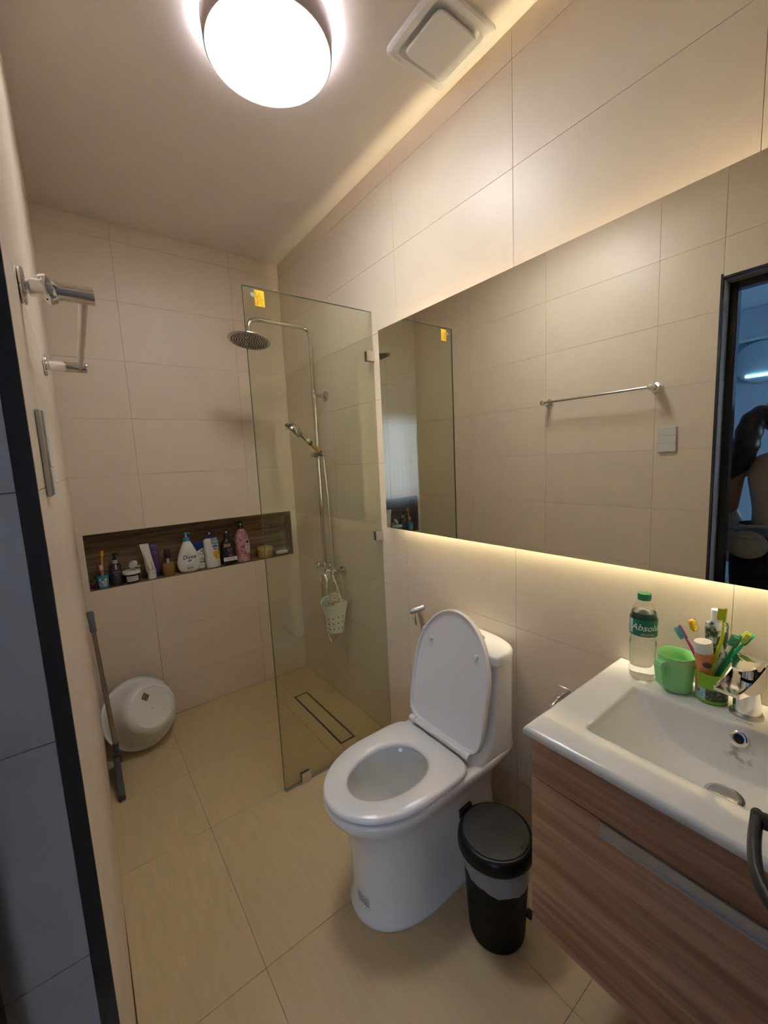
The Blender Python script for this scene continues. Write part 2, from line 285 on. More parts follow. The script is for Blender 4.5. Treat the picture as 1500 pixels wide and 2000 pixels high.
# ---------------------------------------------------------------- shower glass
GY=.742
t=thing('shower_screen','tall clear glass shower panel with a yellow sticker near its top','shower screen',(.93,GY,0))
g=MB().box((.629,GY-.004,.012),(W-.002,GY+.004,2.147)).build('glass_panel',GLASS,t,False)
MB().box((.6275,GY-.004,.012),(.629,GY+.004,2.147)).box((.629,GY-.004,2.147),(W-.002,GY+.004,2.1485)).build('polished_edge',GEDGE,t,False)
MB().box((.632,GY-.0035,.0003),(W-.002,GY+.0035,.0118)).build('seal',mat('seal',(.35,.31,.25),.6),t,False)
for (a,c) in (((W-.045,1.922),(W-.001,1.968)),((W-.045,1.062),(W-.001,1.108)),((.708,.0005),(.753,.050))):
    MB().box((a[0],GY-.013,a[1]),(c[0],GY-.0045,c[1]),.001).box((a[0],GY+.0045,a[1]),(c[0],GY+.013,c[1]),.001).build('glass_clamp',STEEL,t,False)
YEL=mat('yellow label',(.95,.58,.01),.5); INK=mat('black ink',(.015,.015,.015),.5); RINK=mat('red ink',(.5,.03,.02),.5)
st=MB().box((.6735,GY-.0048,2.078),(.7125,GY-.0041,2.138)).build('sticker',YEL,t,False)
for i,(s,x,z,l) in enumerate((('TEMPERED GLASS',.6775,2.108,.0068),('SAFETY FIRST',.6915,2.108,.0066),('SHOWER PANEL',.698,2.100,.005),('8 MM  CLEAR',.7035,2.094,.005))):
    text(s,l,plane((x,GY-.0049,z),(0,0,-1),(1,0,0)),INK,st)
MB().box((.6835,GY-.0051,2.082),(.6862,GY-.0049,2.120)).build('printed_bar',RINK,st,False)
MB().lathe([(.0085,0),(.0085,.0006)],(.666,GY-.0048,2.118),(0,1,0),n=20).build('round_seal',thin('clear seal',(.9,.9,.85),haze=.3,hazecol=(.7,.7,.65)),t,False)
# ---------------------------------------------------------------- shower column
PX,PY=1.157,1.21; SCH=mat('satin chrome',(.60,.57,.53),.12,1)
t=thing('shower_column','chrome shower column with round rain head, hand shower and hose','shower',(W,PY,.8))
MB().tube(bend([(PX,PY,.86),(PX,PY,2.19),(.815,PY,2.19),(.815,PY,2.100)],.055,8),.0118,14).build('riser_pipe',SCH,t)
RH=Matrix.Translation((.815,PY,2.088))@Vector((.17,.08,1)).to_track_quat('Z','Y').to_matrix().to_4x4()
hd=MB().lathe([(.004,.016),(.013,.014),(.014,.006),(.03,.002),(.100,-.003),(.104,-.005),(.104,-.008),(.101,-.010)],(0,0,0),n=48).xf(RH).build('rain_head',STEEL,t)
nb=MB()
for ring in range(1,8):
    n=6*ring
    for k in range(n):
        a=2*PI*k/n+ring*.2; r=.0122*ring; nb.cyl((r*math.cos(a),r*math.sin(a),-.0098),(r*math.cos(a),r*math.sin(a),-.0135),.0027,.0020,n=6)
nz=nb.xf(RH).build('rubber_nozzles',BLK,hd); nz['kind']='stuff'
MB().cyl((W-.0005,PY,1.832),(W-.012,PY,1.832),.027,n=28,bev=.003).cyl((W-.010,PY,1.832),(PX+.006,PY,1.832),.009).cyl((PX,PY,1.812),(PX,PY,1.856),.0135,bev=.002).cyl((PX,PY,1.78),(PX,PY,1.786),.0125).build('wall_bracket',SCH,t)
sl=MB(); sl.cyl((PX,PY,1.485),(PX,PY,1.527),.0165,bev=.002).cyl((PX-.014,PY-.004,1.507),(PX-.046,PY-.012,1.507),.0165,n=24,bev=.003).cyl((PX+.01,PY-.006,1.507),(PX+.036,PY-.020,1.507),.016,n=24,bev=.003).cyl((PX,PY-.012,1.507),(PX,PY-.038,1.513),.014)
sl.build('slider',SCH,t)
h0_=Vector((PX-.002,PY-.045,1.508)); hd_=Vector((-.77,-.17,.62)).normalized()
hs=MB().cyl(h0_-hd_*.012,h0_+hd_*.020,.011,.0125); hs.cyl(h0_+hd_*.095,h0_+hd_*.165,.0135,.0115,bev=.001)
e=h0_+hd_*.165; fd=Vector((-.60,.22,-.72)).normalized(); hc=e+hd_*.026+Vector((-.030,.0,.004))
hs.lathe([(.004,-.036),(.022,-.033),(.037,-.022),(.0455,-.004),(.046,.007),(.041,.012),(.037,.012)],hc,fd,n=32).cyl(e-hd_*.004,hc-fd*.012,.0115,.018)
hs=hs.build('hand_shower',SCH,t)
MB().cyl(h0_+hd_*.022,h0_+hd_*.092,.0135,.0135,n=20).build('bead_filled_grip',mat('amber beads',(.66,.44,.17),.35,noise=((260,260,260),(.45,.27,.08),.35,.65)),hs)
MB().cyl(h0_+hd_*.0925,h0_+hd_*.0985,.0148).cyl(h0_+hd_*.018,h0_+hd_*.0225,.0145).build('black_ring',BLK,hs)
sd=hd_.cross(fd).normalized(); MB().cyl(h0_+hd_*.125+sd*.009,h0_+hd_*.125+sd*.022,.009,n=18).build('pause_button',WPL,hs)
up=fd.cross(sd).normalized(); bl=MB(); 
for k in range(4): bl.cyl(hc-fd*.012+(-up if up.z<0 else up)*.038+sd*(.012*(k-1.5)),hc+fd*.004+(-up if up.z<0 else up)*.0455+sd*(.012*(k-1.5)),.0035,n=8)
bl.build('mode_dial',BLK,hs)
MB().tube(smoothpath([h0_-hd_*.01,(PX+.014,PY-.04,1.43),(PX+.022,PY-.044,1.20),(PX+.020,PY-.048,.92),(PX+.004,PY-.075,.66),(PX-.012,PY-.095,.47),(PX-.030,PY-.090,.418),(PX-.040,PY-.06,.46),(PX-.038,PY-.02,.60),(PX-.034,PY-.004,.76)],10),.0072,12).build('hose',STEEL,t)
vb=MB(); vb.cyl((PX,PY-.075,.825),(PX,PY+.085,.825),.019,n=28,bev=.002)
for yy in (PY-.075,PY+.075): vb.cyl((W-.0005,yy,.825),(W-.014,yy,.825),.029,n=28,bev=.003).cyl((W-.012,yy,.825),(PX,yy,.825),.0135)
vb.box((PX-.030,PY-.034,.800),(PX+.010,PY+.034,.862),.006,2).cyl((PX,PY,.86),(PX,PY,.885),.014).cyl((PX-.034,PY,.80),(PX-.034,PY,.772),.0095); vb.build('mixer_valve',SCH,t)
MB().box((PX-.062,PY-.022,.868),(PX-.018,PY+.022,.885),.005,2).cyl((PX-.04,PY,.86),(PX-.04,PY,.872),.012).cyl((PX-.052,PY,.88),(PX-.052,PY,.905),.003).build('mixer_lever',SCH,t)
MB().tube(bend([(PX-.022,PY-.025,.812),(PX-.022,PY-.045,.79),(PX-.030,PY-.055,.745)],.01),.0085,12).build('bath_spout',SCH,t)
# hanging basket and puff
CX,CY,CZ=1.142,1.105,.492
BW=mat('basket plastic',(.80,.80,.72),.4,sss=.1)
t=thing('hanging_basket','white perforated plastic basket strapped to the shower valve','basket',(CX,CY,CZ))
def brim(a): return .655+.028*abs(math.cos(a))**2.2
b=MB(); N=40; rings=[]
def bk(r,f,a): 
    rr=r; zt=brim(a); return Vector((CX+rr*.93*math.sin(a),CY+rr*math.cos(a),CZ+(zt-CZ)*f))
for r,f in ((.034,0),(.05,.02),(.056,.3),(.066,.62),(.080,1),(.0825,1.0),(.0825,.975)): rings.append([bk(r,f,2*PI*k/N) for k in range(N)])
inn=[[bk(r,f,2*PI*k/N) for k in range(N)] for r,f in ((.078,1),(.064,.62),(.054,.3),(.048,.04))]
b.loft(rings[::-1]+[],(False,True)); b.loft(inn,(False,True)); b.loft([rings[4],inn[0]],(False,False)); b.build('basket_body',BW,t)
for a in (PI*1.08,PI*1.24,PI*1.40,PI*1.56,PI*.92):
    for f in (.18,.36,.54):
        rr_=.05+(.056-.05)*(f-.02)/.28 if f<.3 else .056+(.066-.056)*(f-.3)/.32
        p=bk(rr_,f,a); qv=Vector((math.sin(a),math.cos(a),0)); MB().cyl(p-qv*.002,p+qv*.0012,.0036,n=10).build('drain_hole',HOLE,t)
MB().tube(smoothpath([bk(.082,.96,0),(CX+.004,CY+.085,.74),(CX+.01,CY+.055,.80),(CX+.012,CY+.038,.828)],8),.0032,8).build('strap',BW,t)
MB().tube(smoothpath([bk(.082,.96,PI),(CX-.004,CY-.066,.735),(CX,CY-.030,.782),(CX+.003,CY-.012,.795),(CX+.004,CY+.006,.815),(CX+.006,CY+.005,.84),(PX,CY+.004,.8485),(PX+.016,CY+.01,.838)],8),.0034,8).sph((CX+.002,CY-.016,.792),.007,n=10).build('strap',BW,t)
b=MB(); c0=Vector((CX+.004,CY+.0,.672)); bmesh.ops.create_icosphere(b.b,subdivisions=4,radius=.043,matrix=Matrix.Translation(c0))
for v in b.b.verts:
    d=(v.co-c0).normalized(); k=1+.14*math.sin(9*d.x+14*d.z+3*math.sin(7*d.y))+.10*math.sin(23*d.y+9*d.x); v.co=c0+Vector((d.x*.8,d.y*1.05,d.z))*.042*k
tag(b.build('shower_puff',mat('puff net',(.74,.66,.50),.7,noise=((90,90,90),(.55,.47,.32),.3,.7),bump=.6),None),'crumpled cream shower puff lying in the hanging white basket','shower puff')
# linear drain
t=thing('floor_drain','long narrow tile-insert drain with steel rim in the shower floor','drain',(1.03,1.14,0))
b=MB(); q=.0018; xa,xb,ya,yb=dx0+.0008,dx1-.0008,dyA+.0008,dyB-.0008
for a in ((xa,ya,xb,ya+q),(xa,yb-q,xb,yb),(xa,ya,xa+q,yb),(xb-q,ya,xb,yb),(xa+.009,ya+.009,xb-.009,ya+.009+q),(xa+.009,yb-.009-q,xb-.009,yb-.009),(xa+.009,ya+.009,xa+.009+q,yb-.009),(xb-.009-q,ya+.009,xb-.009,yb-.009)): b.box((a[0],a[1],-.0078),(a[2],a[3],.0008))
b.build('steel_rim',STEEL,t,False); MB().box((xa,ya,-.0079),(xb,yb,-.007)).build('channel',HOLE,t,False)
MB().box((xa+.0115,ya+.0115,-.0069),(xb-.0115,yb-.0115,-.0002)).build('tile_insert',FT,t,False)
# ---------------------------------------------------------------- toilet
def egg(xf,xb,xm,cy,hw,ef=2.0,eb=5,n=64,z=0):
    o=[]
    for k in range(n):
        a=2*PI*k/n; c,s_=math.cos(a),math.sin(a); e=eb if c>=0 else ef; A=(xb-xm) if c>=0 else (xm-xf)
        o.append(Vector((xm+A*math.copysign(abs(c)**(2/e),c),cy+hw*math.copysign(abs(s_)**(2/(e if c>=0 else ef)),s_),z)))
    return o
TC=.112
t=thing('toilet','white one-piece toilet with its seat lid raised','toilet',(.9,TC,0))
b=MB()
outer=[egg(xf,xb,xm,TC,hw,ef,eb,72,z) for xf,xb,xm,hw,ef,eb,z in (
 (.604,1.19,.82,.148,2.2,5,0),(.598,1.19,.82,.152,2.2,5,.006),(.598,1.19,.82,.152,2.2,5,.02),(.606,1.19,.82,.144,2.2,5,.032),(.611,1.185,.82,.140,2.2,5,.10),(.608,1.17,.82,.140,2.2,5,.20),(.597,1.165,.80,.143,2.2,5,.27),
 (.576,1.18,.78,.151,2.1,5,.32),(.552,1.20,.77,.164,2.1,6,.36),(.533,1.215,.76,.178,2.05,7,.385),(.526,1.225,.755,.1835,2.0,8,.40),(.5245,1.228,.755,.185,2.0,8,.410),(.527,1.228,.755,.1835,2.0,8,.4165),(.535,1.226,.755,.179,2.0,8,.4195))]
inner=[egg(xf,xb,xm,TC,hw,2.1,2.3,72,z) for xf,xb,xm,hw,z in ((.585,.915,.76,.128,.4195),(.592,.908,.76,.122,.413),(.604,.898,.765,.112,.385),(.635,.885,.775,.094,.33),(.68,.865,.785,.070,.27),(.72,.85,.79,.050,.235))]
b.loft(outer+inner,(True,True)); body=b.build('bowl_body',CER,t,ang=50)
MB().loft([egg(.690,.862,.785,TC,.066,2.1,2.3,40,.2605),egg(.694,.858,.785,TC,.064,2.1,2.3,40,.2625)],(True,True)).build('water',thin('bowl water',(.93,.95,.95),1.33),t)
# tank: flat front flowing into the deck
b=MB(); rs=[]
for z,xf,hw in ((.405,.985,.176),(.4195,.99,.178),(.430,1.005,.178),(.445,1.030,.178),(.465,1.050,.178),(.49,1.063,.178),(.53,1.072,.178),(.62,1.080,.179),(.70,1.087,.181),(.748,1.091,.182)):
    o=[]
    for k in range(64):
        a=2*PI*k/64; c,s_=math.cos(a),math.sin(a); xm=1.135; A=(1.231-xm) if c>=0 else (xm-xf); e=3.2 if c>=0 else 9
        o.append(Vector((xm+A*math.copysign(abs(c)**(2/e),c),TC+hw*math.copysign(abs(s_)**(2/(3.2 if c>=0 else 9)),s_),z)))
    rs.append(o)
b.loft(rs); b.build('tank',CER,t,ang=50)
b=MB(); rs=[]
for z,g_ in ((.7485,.001),(.7495,.005),(.752,.007),(.772,.007),(.780,.005),(.784,.001),(.786,-.006)):
    o=[]
    for k in range(64):
        a=2*PI*k/64; c,s_=math.cos(a),math.sin(a); xm=1.135; A=(1.229-xm+min(g_,.004)) if c>=0 else (xm-1.087+g_); e=2.6 if c>=0 else 9
        o.append(Vector((xm+A*math.copysign(abs(c)**(2/e),c),TC+(.184+g_)*math.copysign(abs(s_)**(2/e),s_),z)))
    rs.append(o)
b.loft(rs); b.build('tank_lid',CER,t,ang=35)
fb=MB().loft([superell(1.165,TC-.035,a,a*1.7,2.2,32,z) for a,z in ((.0195,.786),(.0195,.789),(.017,.7905))]).build('flush_button',CHR,t)
MB().box((1.150,TC-.0365,.7905),(1.180,TC-.0345,.7915)).build('button_split',DST,fb,False)
# seat ring
so=[egg(.5265+d,.972-d,.765,TC,.183-d,2.0,6.5,72,z) for d,z in ((.006,.4235),(.001,.427),(0,.432),(.0015,.439),(.007,.4435))]
si=[egg(.606-d,.890+d,.76,TC,.104+d,2.1,2.3,72,z) for d,z in ((.022,.4445),(.010,.4425),(.002,.438),(0,.430),(.003,.4235))]
b=MB(); b.loft(so+si,closed=True); b.build('seat',SEATM,t,ang=50)
MB().cyl((.982,TC-.150,.452),(.982,TC-.122,.452),.0135,n=24,bev=.002).cyl((.982,TC+.122,.452),(.982,TC+.150,.452),.0135,n=24,bev=.002).box((.972,TC-.124,.444),(.992,TC+.124,.461),.004,2).build('hinge',SEATM,t)
# raised lid built flat (u forward from hinge) then tilted back
hng=Vector((.996,TC,.462)); ang=math.atan2(.434,.098); du=Vector((math.cos(ang),0,math.sin(ang))); dn=Vector((-math.sin(ang),0,math.cos(ang)))   # dn faces the room
def LP(p,k): 
    # egg x runs .5265(front)..; front tip -> far end of lid
    u=(.972-p.x); return hng+du*u+Vector((0,p.y-TC,0))+dn*k
rs=[]
for d,k in ((.010,-.020),(.003,-.018),(0,-.013),(0,.000),(.002,.004),(.006,.0045),(.009,.002),(.0105,-.006)): rs.append([LP(p,k) for p in egg(.5265+d,.985-d,.765,TC,.183-d,2.0,7,72)])
MB().loft(rs).build('lid',SEATM,t,ang=40)
for yy in (.112,-.112):
    c=hng+du*.312+Vector((0,yy,0)); MB().cyl(c-dn*.007,c+dn*.006,.0085,.0075,n=20,bev=.001).build('bumper',SEATM,t)
# rating sticker at the foot
stk=MB(); g0=[]; 
def foot(a,z): 
    p=egg(.611,1.185,.82,TC,.140,2.2,5,720); q=p[int((a%(2*PI))/(2*PI)*720)%720]; c=Vector((.82,TC,0)); n=(q-c); n.z=0; n.normalize(); return Vector((q.x,q.y,z))+n*.0025
for z0,z1 in ((.035,.095),): 
    L0=[foot(PI-.02+i*.03,z0) for i in range(12)]; L1=[foot(PI-.02+i*.03,z1) for i in range(12)]
    vs0=[stk.b.verts.new(p) for p in L0]; vs1=[stk.b.verts.new(p) for p in L1]
    for i in range(11): stk.b.faces.new((vs0[i],vs0[i+1],vs1[i+1],vs1[i]))
stk=stk.build('rating_sticker',mat('faded label',(.60,.58,.56),.4),t,False)
for i in range(5):
    lb=MB(); z=.043+i*.0105
    for j in range(0,11):
        if R_.random()<.75:
            p,q=foot(PI+j*.03,z),foot(PI+j*.03+.022,z); n=(p-Vector((.82,TC,p.z))).normalized()*.0006
            f=[lb.b.verts.new(v) for v in (p+n,q+n,q+n+Vector((0,0,.0045)),p+n+Vector((0,0,.0045)))]; lb.b.faces.new(f)
    lb.build('printed_line',mat('faded print',(.20,.17,.15),.5),stk,False)
# bidet sprayer
BY=.425
t=thing('bidet_sprayer','brushed steel bidet sprayer clipped to the wall behind the toilet','sprayer',(W,BY,.66))
MB().box((W-.004,BY-.012,.645),(W-.0005,BY+.012,.685),.001).box((W-.030,BY-.009,.655),(W-.004,BY+.009,.672),.002).build('wall_clip',BLK,t)
b=MB(); b.tube(smoothpath([(W-.024,BY,.640),(W-.028,BY,.70),(W-.040,BY,.755),(W-.052,BY+.004,.785)],6),[.0085]*3+[.0105]*13+[.0095]*3,14); b.cyl((W-.034,BY-.016,.803),(W-.082,BY+.024,.783),.0115,.0125,n=20,bev=.001); b.build('spray_head',STEEL,t)
MB().box((W-.068,BY+.001,.722),(W-.062,BY+.012,.786),.002).xf(Matrix()).build('trigger',STEEL,t)
MB().cyl((W-.0235,BY,.622),(W-.024,BY,.648),.011,n=8).build('hose_nut',BLK,t)
MB().tube(smoothpath([(W-.0235,BY,.628),(W-.022,BY-.002,.56),(W-.018,BY-.03,.44),(W-.017,BY-.09,.30),(W-.015,BY-.13,.20)],8),.006,10).build('hose',STEEL,t)
# toilet paper holder
t=thing('paper_holder','steel toilet paper holder on the wall beside the vanity','paper holder',(W,-.28,.62))
MB().box((W-.005,-.250,.640),(W-.0005,-.205,.690),.002).box((W-.045,-.232,.655),(W-.004,-.222,.672),.002).build('wall_plate',STEEL,t)
MB().tube(bend([(W-.040,-.227,.663),(W-.075,-.227,.655),(W-.075,-.227,.59),(W-.075,-.34,.59)],.012),.0045,10).build('bar',STEEL,t)
MB().box((W-.078,-.350,.655),(W-.004,-.205,.6575),.001).box((W-.078,-.350,.635),(W-.0755,-.205,.656),.001).build('cover_flap',STEEL,t)
# ---------------------------------------------------------------- pedal bin
BX,BYY=.925,-.185
t=thing('waste_bin','black round lidded bin with a clear bag folded over its rim','bin',(BX,BYY,0))
MB().lathe([(.078,0),(.083,.004),(.0845,.012),(.0945,.20),(.0985,.285)],(BX,BYY,0),n=48).build('bucket',mat('bin black',(.004,.004,.004),.5,spec=.2),t)
bag=MB(); rs=[]
for i,(r,f) in enumerate(((.1025,1),(.104,.8),(.103,.55),(.1015,.25),(.1000,0))):
    rs.append([Vector((BX+(r+.0012*math.sin(k*2.3+i))*math.cos(2*PI*k/60),BYY+(r+.0012*math.sin(k*2.3+i))*math.sin(2*PI*k/60),.300-(.062+.024*math.sin(2*PI*k/60-2.9)+.003*math.sin(k*.9))*(1-f)-.006)) for k in range(60)])
bag.loft(rs,(False,False)); bag.build('liner_bag',thin('bin bag film',(.75,.75,.77),1.3,.3,haze=.5,hazecol=(.62,.62,.68)),t)
MB().lathe([(.100,.285),(.1095,.286),(.113,.290),(.1135,.297),(.112,.316),(.108,.327),(.103,.331),(.0985,.331),(.0985,.327)],(BX,BYY,0),n=64).build('rim',mat('bin rim black',(.006,.006,.006),.35,spec=.3),t)
MB().lathe([(.0975,.3255),(.0975,.3325),(.0965,.3335),(.05,.3345),(.001,.335)],(BX,BYY,0),n=64,cap=(True,True)).build('lid',mat('worn black plastic',(.020,.019,.018),.42,noise=((14,14,14),(.034,.032,.029),.4,.7)),t)
a0=math.atan2(-.75,.25)
tb=MB().box((-.0155,-.004,.3335),(.0155,.012,.3355),.001).xf(Matrix.Translation((BX+.094*math.cos(-1.35),BYY+.094*math.sin(-1.35),0))@Matrix.Rotation(-1.35+PI/2,4,'Z')); tb.build('lid_tab',BLK,t)
tb=MB().box((-.028,-.002,.305),(.028,.010,.336),.003).xf(Matrix.Translation((BX+.110*math.cos(1.62),BYY+.110*math.sin(1.62),0))@Matrix.Rotation(1.62-PI/2,4,'Z')); tb.build('hinge',BLK,t)
MB().box((BX+.03,BYY-.100,.085),(BX+.052,BYY-.078,.100),.003).build('bag_clip',BLK,t)
# ---------------------------------------------------------------- vanity
VX,VY0,VY1=.790,-1.000,-.3995
t=thing('vanity_cabinet','wall-hung walnut vanity cabinet with a long aluminium drawer pull','cabinet',(W,-.7,.34))
MB().box((VX+.018,VY0,.338),(W-.001,VY0+.018,.8305)).box((VX+.018,VY1-.018,.338),(W-.001,VY1,.8305)).box((VX+.018,VY0+.018,.338),(W-.001,VY1-.018,.356)).box((W-.012,VY0+.018,.356),(W-.001,VY1-.018,.72)).build('carcass',VWOOD,t,False)
MB().box((VX,VY0,.724),(VX+.0175,VY1,.8305),.0008).build('top_front',VWOOD,t,False)
dr=MB().box((VX,VY0,.338),(VX+.0175,-.5535,.7215)).box((VX,-.5535,.338),(VX+.0175,VY1,.7215)).build('drawer_front',VWOOD,t,False)
MB().box((VX-.0035,-.90,.6965),(VX-.0018,-.5545,.7225)).box((VX-.0035,-.90,.7210),(VX+.0170,-.5545,.7228)).box((VX-.010,-.90,.6955),(VX-.0015,-.5545,.6975)).build('pull_handle',ALU,dr,False)
# basin: height-field top with a ramped bowl
SX0,SX1,SY0,SY1,SZ=.764,W-.002,-1.005,-.3935,.8556
BX0,BX1,BY0,BY1,BD=.853,1.112,-.918,-.483,.108
def sm(a,b,x): x=min(1,max(0,(x-a)/(b-a))); return x*x*(3-2*x)
def depth(x,y):
    half=(BY1-BY0)/2; dl=min(BY1-y,y-BY0); df=x-BX0; db=BX1-x
    if dl<=0 or df<=0 or db<=0: return 0
    u=min(1,dl/half); d1=BD*(1-(1-u)**2.1)*.96+.06*dl*(1 if u<1 else 1); d2=df*2.2; d3=db*2.6
    k=60; v=[min(BD*1.0+.004*u,x_) for x_ in (d1,d2,d3)]; s=-math.log(sum(math.exp(-k*q) for q in v))/k
    m=min(v); d=max(0,min(m,s+.004)); e=sm(0,.010,min(dl,df,db)); return d*e
b=MB(); nx,ny=120,200; G=[]
for i in range(nx+1):
    row=[]
    for j in range(ny+1):
        x=SX0+(SX1-SX0)*i/nx; y=SY0+(SY1-SY0)*j/ny; e=min(x-SX0,y-SY0,SY1-y); r=.009; dz=(r-math.sqrt(max(0,r*r-(r-e)**2))) if e<r else 0
        row.append(b.b.verts.new((x,y,SZ-dz*.9-depth(x,y))))
    G.append(row)
for i in range(nx):
    for j in range(ny): b.b.faces.new((G[i][j],G[i+1][j],G[i+1][j+1],G[i][j+1]))
bd=[G[i][0] for i in range(nx+1)]+[G[nx][j] for j in range(1,ny+1)]+[G[i][ny] for i in range(nx-1,-1,-1)]+[G[0][j] for j in range(ny-1,0,-1)]
prev=bd
for off,z in ((.0,SZ-.018),(.004,SZ-.0225),(.03,SZ-.0235)):
    cx_,cy_=(SX0+SX1)/2,(SY0+SY1)/2; nw=[]
    for v in bd:
        x=min(max(v.co.x,SX0+off),SX1-off*0); y=min(max(v.co.y,SY0+off),SY1-off); nw.append(b.b.verts.new((x,y,z)))
    for k in range(len(bd)):
        try: b.b.faces.new((prev[k],prev[(k+1)%len(bd)],nw[(k+1)%len(bd)],nw[k]))
        except ValueError: pass
    prev=nw
sinkm=mat('basin ceramic',(.80,.79,.76),.12,coat=.3)
nt=sinkm.node_tree; g=nt.nodes.new('ShaderNodeNewGeometry'); ds=nt.nodes.new('ShaderNodeVectorMath'); ds.operation='DISTANCE'; ds.inputs[1].default_value=(1.085,-.702,.80); mr=nt.nodes.new('ShaderNodeMapRange'); mr.inputs[1].default_value=.030; mr.inputs[2].default_value=.008
nn_=nt.nodes.new('ShaderNodeTexNoise'); nn_.inputs['Scale'].default_value=70; m2=nt.nodes.new('ShaderNodeMapRange'); m2.inputs[1].default_value=.48; m2.inputs[2].default_value=.66; mu=nt.nodes.new('ShaderNodeMath'); mu.operation='MULTIPLY'; mx=nt.nodes.new('ShaderNodeMix'); mx.data_type='RGBA'; mx.inputs[6].default_value=(.80,.79,.76,1); mx.inputs[7].default_value=(.30,.25,.24,1)
L=nt.links.new; L(g.outputs['Position'],ds.inputs[0]); L(ds.outputs['Value'],mr.inputs[0]); L(g.outputs['Position'],nn_.inputs['Vector']); L(nn_.outputs['Fac'],m2.inputs[0]); L(mr.outputs[0],mu.inputs[0]); L(m2.outputs[0],mu.inputs[1]); L(mu.outputs[0],mx.inputs[0]); L(mx.outputs[2],nt.nodes['Principled BSDF'].inputs['Base Color'])
t=thing('wash_basin','white rectangular ceramic wash basin set on the wooden vanity','basin',(1.0,-.7,SZ-.0235)); b.build('basin_body',sinkm,t,ang=60)
DCX,DCY=.992,-.700; dzb=SZ-depth(DCX,DCY)
dn_=MB().lathe([(.033,dzb+.0005),(.032,dzb+.003),(.026,dzb+.0025),(.0255,dzb-.0005),(.024,dzb-.0005)],(DCX,DCY,0),n=36).build('drain_ring',CHR,t)
MB().lathe([(.0235,dzb-.001),(.0235,dzb+.004),(.020,dzb+.006),(.001,dzb+.0065)],(DCX,DCY,0),n=36).build('drain_plug',STEEL,t)
ox=1.0975; oz=SZ-.026; on=Vector((-1,0,.38)).normalized()
MB().lathe([(.0165,-.003),(.0165,.0015),(.0145,.003),(.0090,.003),(.0072,.001)],(ox,-.696,oz),on,n=32).build('overflow_ring',CHR,t)
MB().lathe([(.0072,.0012),(.0072,.0026)],(ox,-.696,oz),on,n=24).build('overflow_hole',HOLE,t)
text('POZZI',.0105,plane((1.1265,-.698,SZ+.0003),(0,-1,0),(1,0,0)),mat('grey print',(.22,.21,.20),.5),t,'printed_mark')
# faucet
FXc,FYc=1.167,-.6925
t=thing('basin_faucet','polished chrome single-lever faucet with a flat open spout','faucet',(FXc,FYc,SZ))
FR=Matrix.Translation((FXc,FYc,-.012))@Matrix.Rotation(-.16,4,'Z')@Matrix.Translation((-FXc,-FYc,0))
MB().lathe([(.0305,SZ+.0003),(.0305,SZ+.004),(.028,SZ+.007),(.025,SZ+.0075)],(FXc,FYc,0),n=40).build('base_ring',STEEL,t)
MB().lathe([(.0245,SZ+.006),(.0245,SZ+.074),(.0235,SZ+.080)],(FXc,FYc,0),n=40).build('column',CHR,t)
b=MB(); rs=[]
for x,w_,zt,zb in ((1.195,.020,.985,.945),(1.185,.025,.987,.934),(1.165,.0262,.982,.931),(1.140,.0255,.972,.934),(1.115,.0245,.964,.939),(1.09,.0235,.959,.944),(1.068,.0228,.957,.946)):
    rs.append([Vector((x,FYc-w_,zb)),Vector((x,FYc+w_,zb)),Vector((x,FYc+w_,zt)),Vector((x,FYc+w_*.86,zt)),Vector((x,FYc+w_*.84,zb+.003+(zt-zb)*.35)),Vector((x,FYc-w_*.84,zb+.003+(zt-zb)*.35)),Vector((x,FYc-w_*.86,zt)),Vector((x,FYc-w_,zt))])
b.loft(rs).xf(FR); b.build('spout',CHR,t,ang=30)
b=MB(); rs=[]
for x,w_,z,th in ((1.198,.022,.986,.005),(1.188,.0255,.993,.005),(1.165,.0265,.996,.005),(1.145,.025,.993,.004),(1.128,.018,.990,.004),(1.108,.009,.989,.004)): rs.append([Vector((x,FYc-w_,z)),Vector((x,FYc+w_,z)),Vector((x,FYc+w_*.9,z+th)),Vector((x,FYc-w_*.9,z+th))])
b.loft(rs); b.cyl((FXc,FYc,.955),(FXc,FYc,.992),.014).xf(FR); b.build('lever',CHR,t,ang=30)
# ---------------------------------------------------------------- things on the basin
S0=SZ+.0006
BTX,BTY=1.168,-.4795
t=thing('water_bottle','clear plastic water bottle with green cap and green label','bottle',(BTX,BTY,S0))
PET=thin('clear plastic',(.955,.965,.955),1.6,.03)
b=MB(); n=60; rs=[]
for r,z,rib in ((.020,.002,0),(.026,0,0),(.0305,.006,0),(.0315,.018,0),(.0308,.03,1),(.0305,.06,1),(.0308,.088,1),(.0315,.098,0),(.031,.106,0),(.0278,.110,0),(.0278,.113,0),(.0305,.117,0),(.0312,.122,0),(.0312,.166,0),(.031,.170,0),(.028,.182,0),(.0215,.197,0),(.0145,.207,0),(.0125,.211,0),(.0125,.213,0)):
    rs.append([Vector((BTX+(r-(.0012*(1+math.cos(10*2*PI*k/n))/2 if rib else 0))*math.cos(2*PI*k/n),BTY+(r-(.0012*(1+math.cos(10*2*PI*k/n))/2 if rib else 0))*math.sin(2*PI*k/n),S0+z)) for k in range(n)])
b.loft(rs); b.build('body',PET,t,ang=25)
MB().lathe([(.018,.004),(.028,.0045),(.0297,.02),(.0290,.04),(.0290,.08),(.0298,.1),(.0262,.1115),(.029,.122),(.0296,.166),(.0268,.181)],(BTX,BTY,S0),n=40).build('water',mat('bottled water',(.97,.985,.975),.02,trans=1),t); MATS['bottled water'].node_tree.nodes['Principled BSDF'].inputs['IOR'].default_value=1.33
GRN=mat('green label',(.012,.20,.105),.4); CAPG=mat('green cap',(.008,.30,.10),.4); WINK=mat('white ink',(.82,.84,.80),.5)
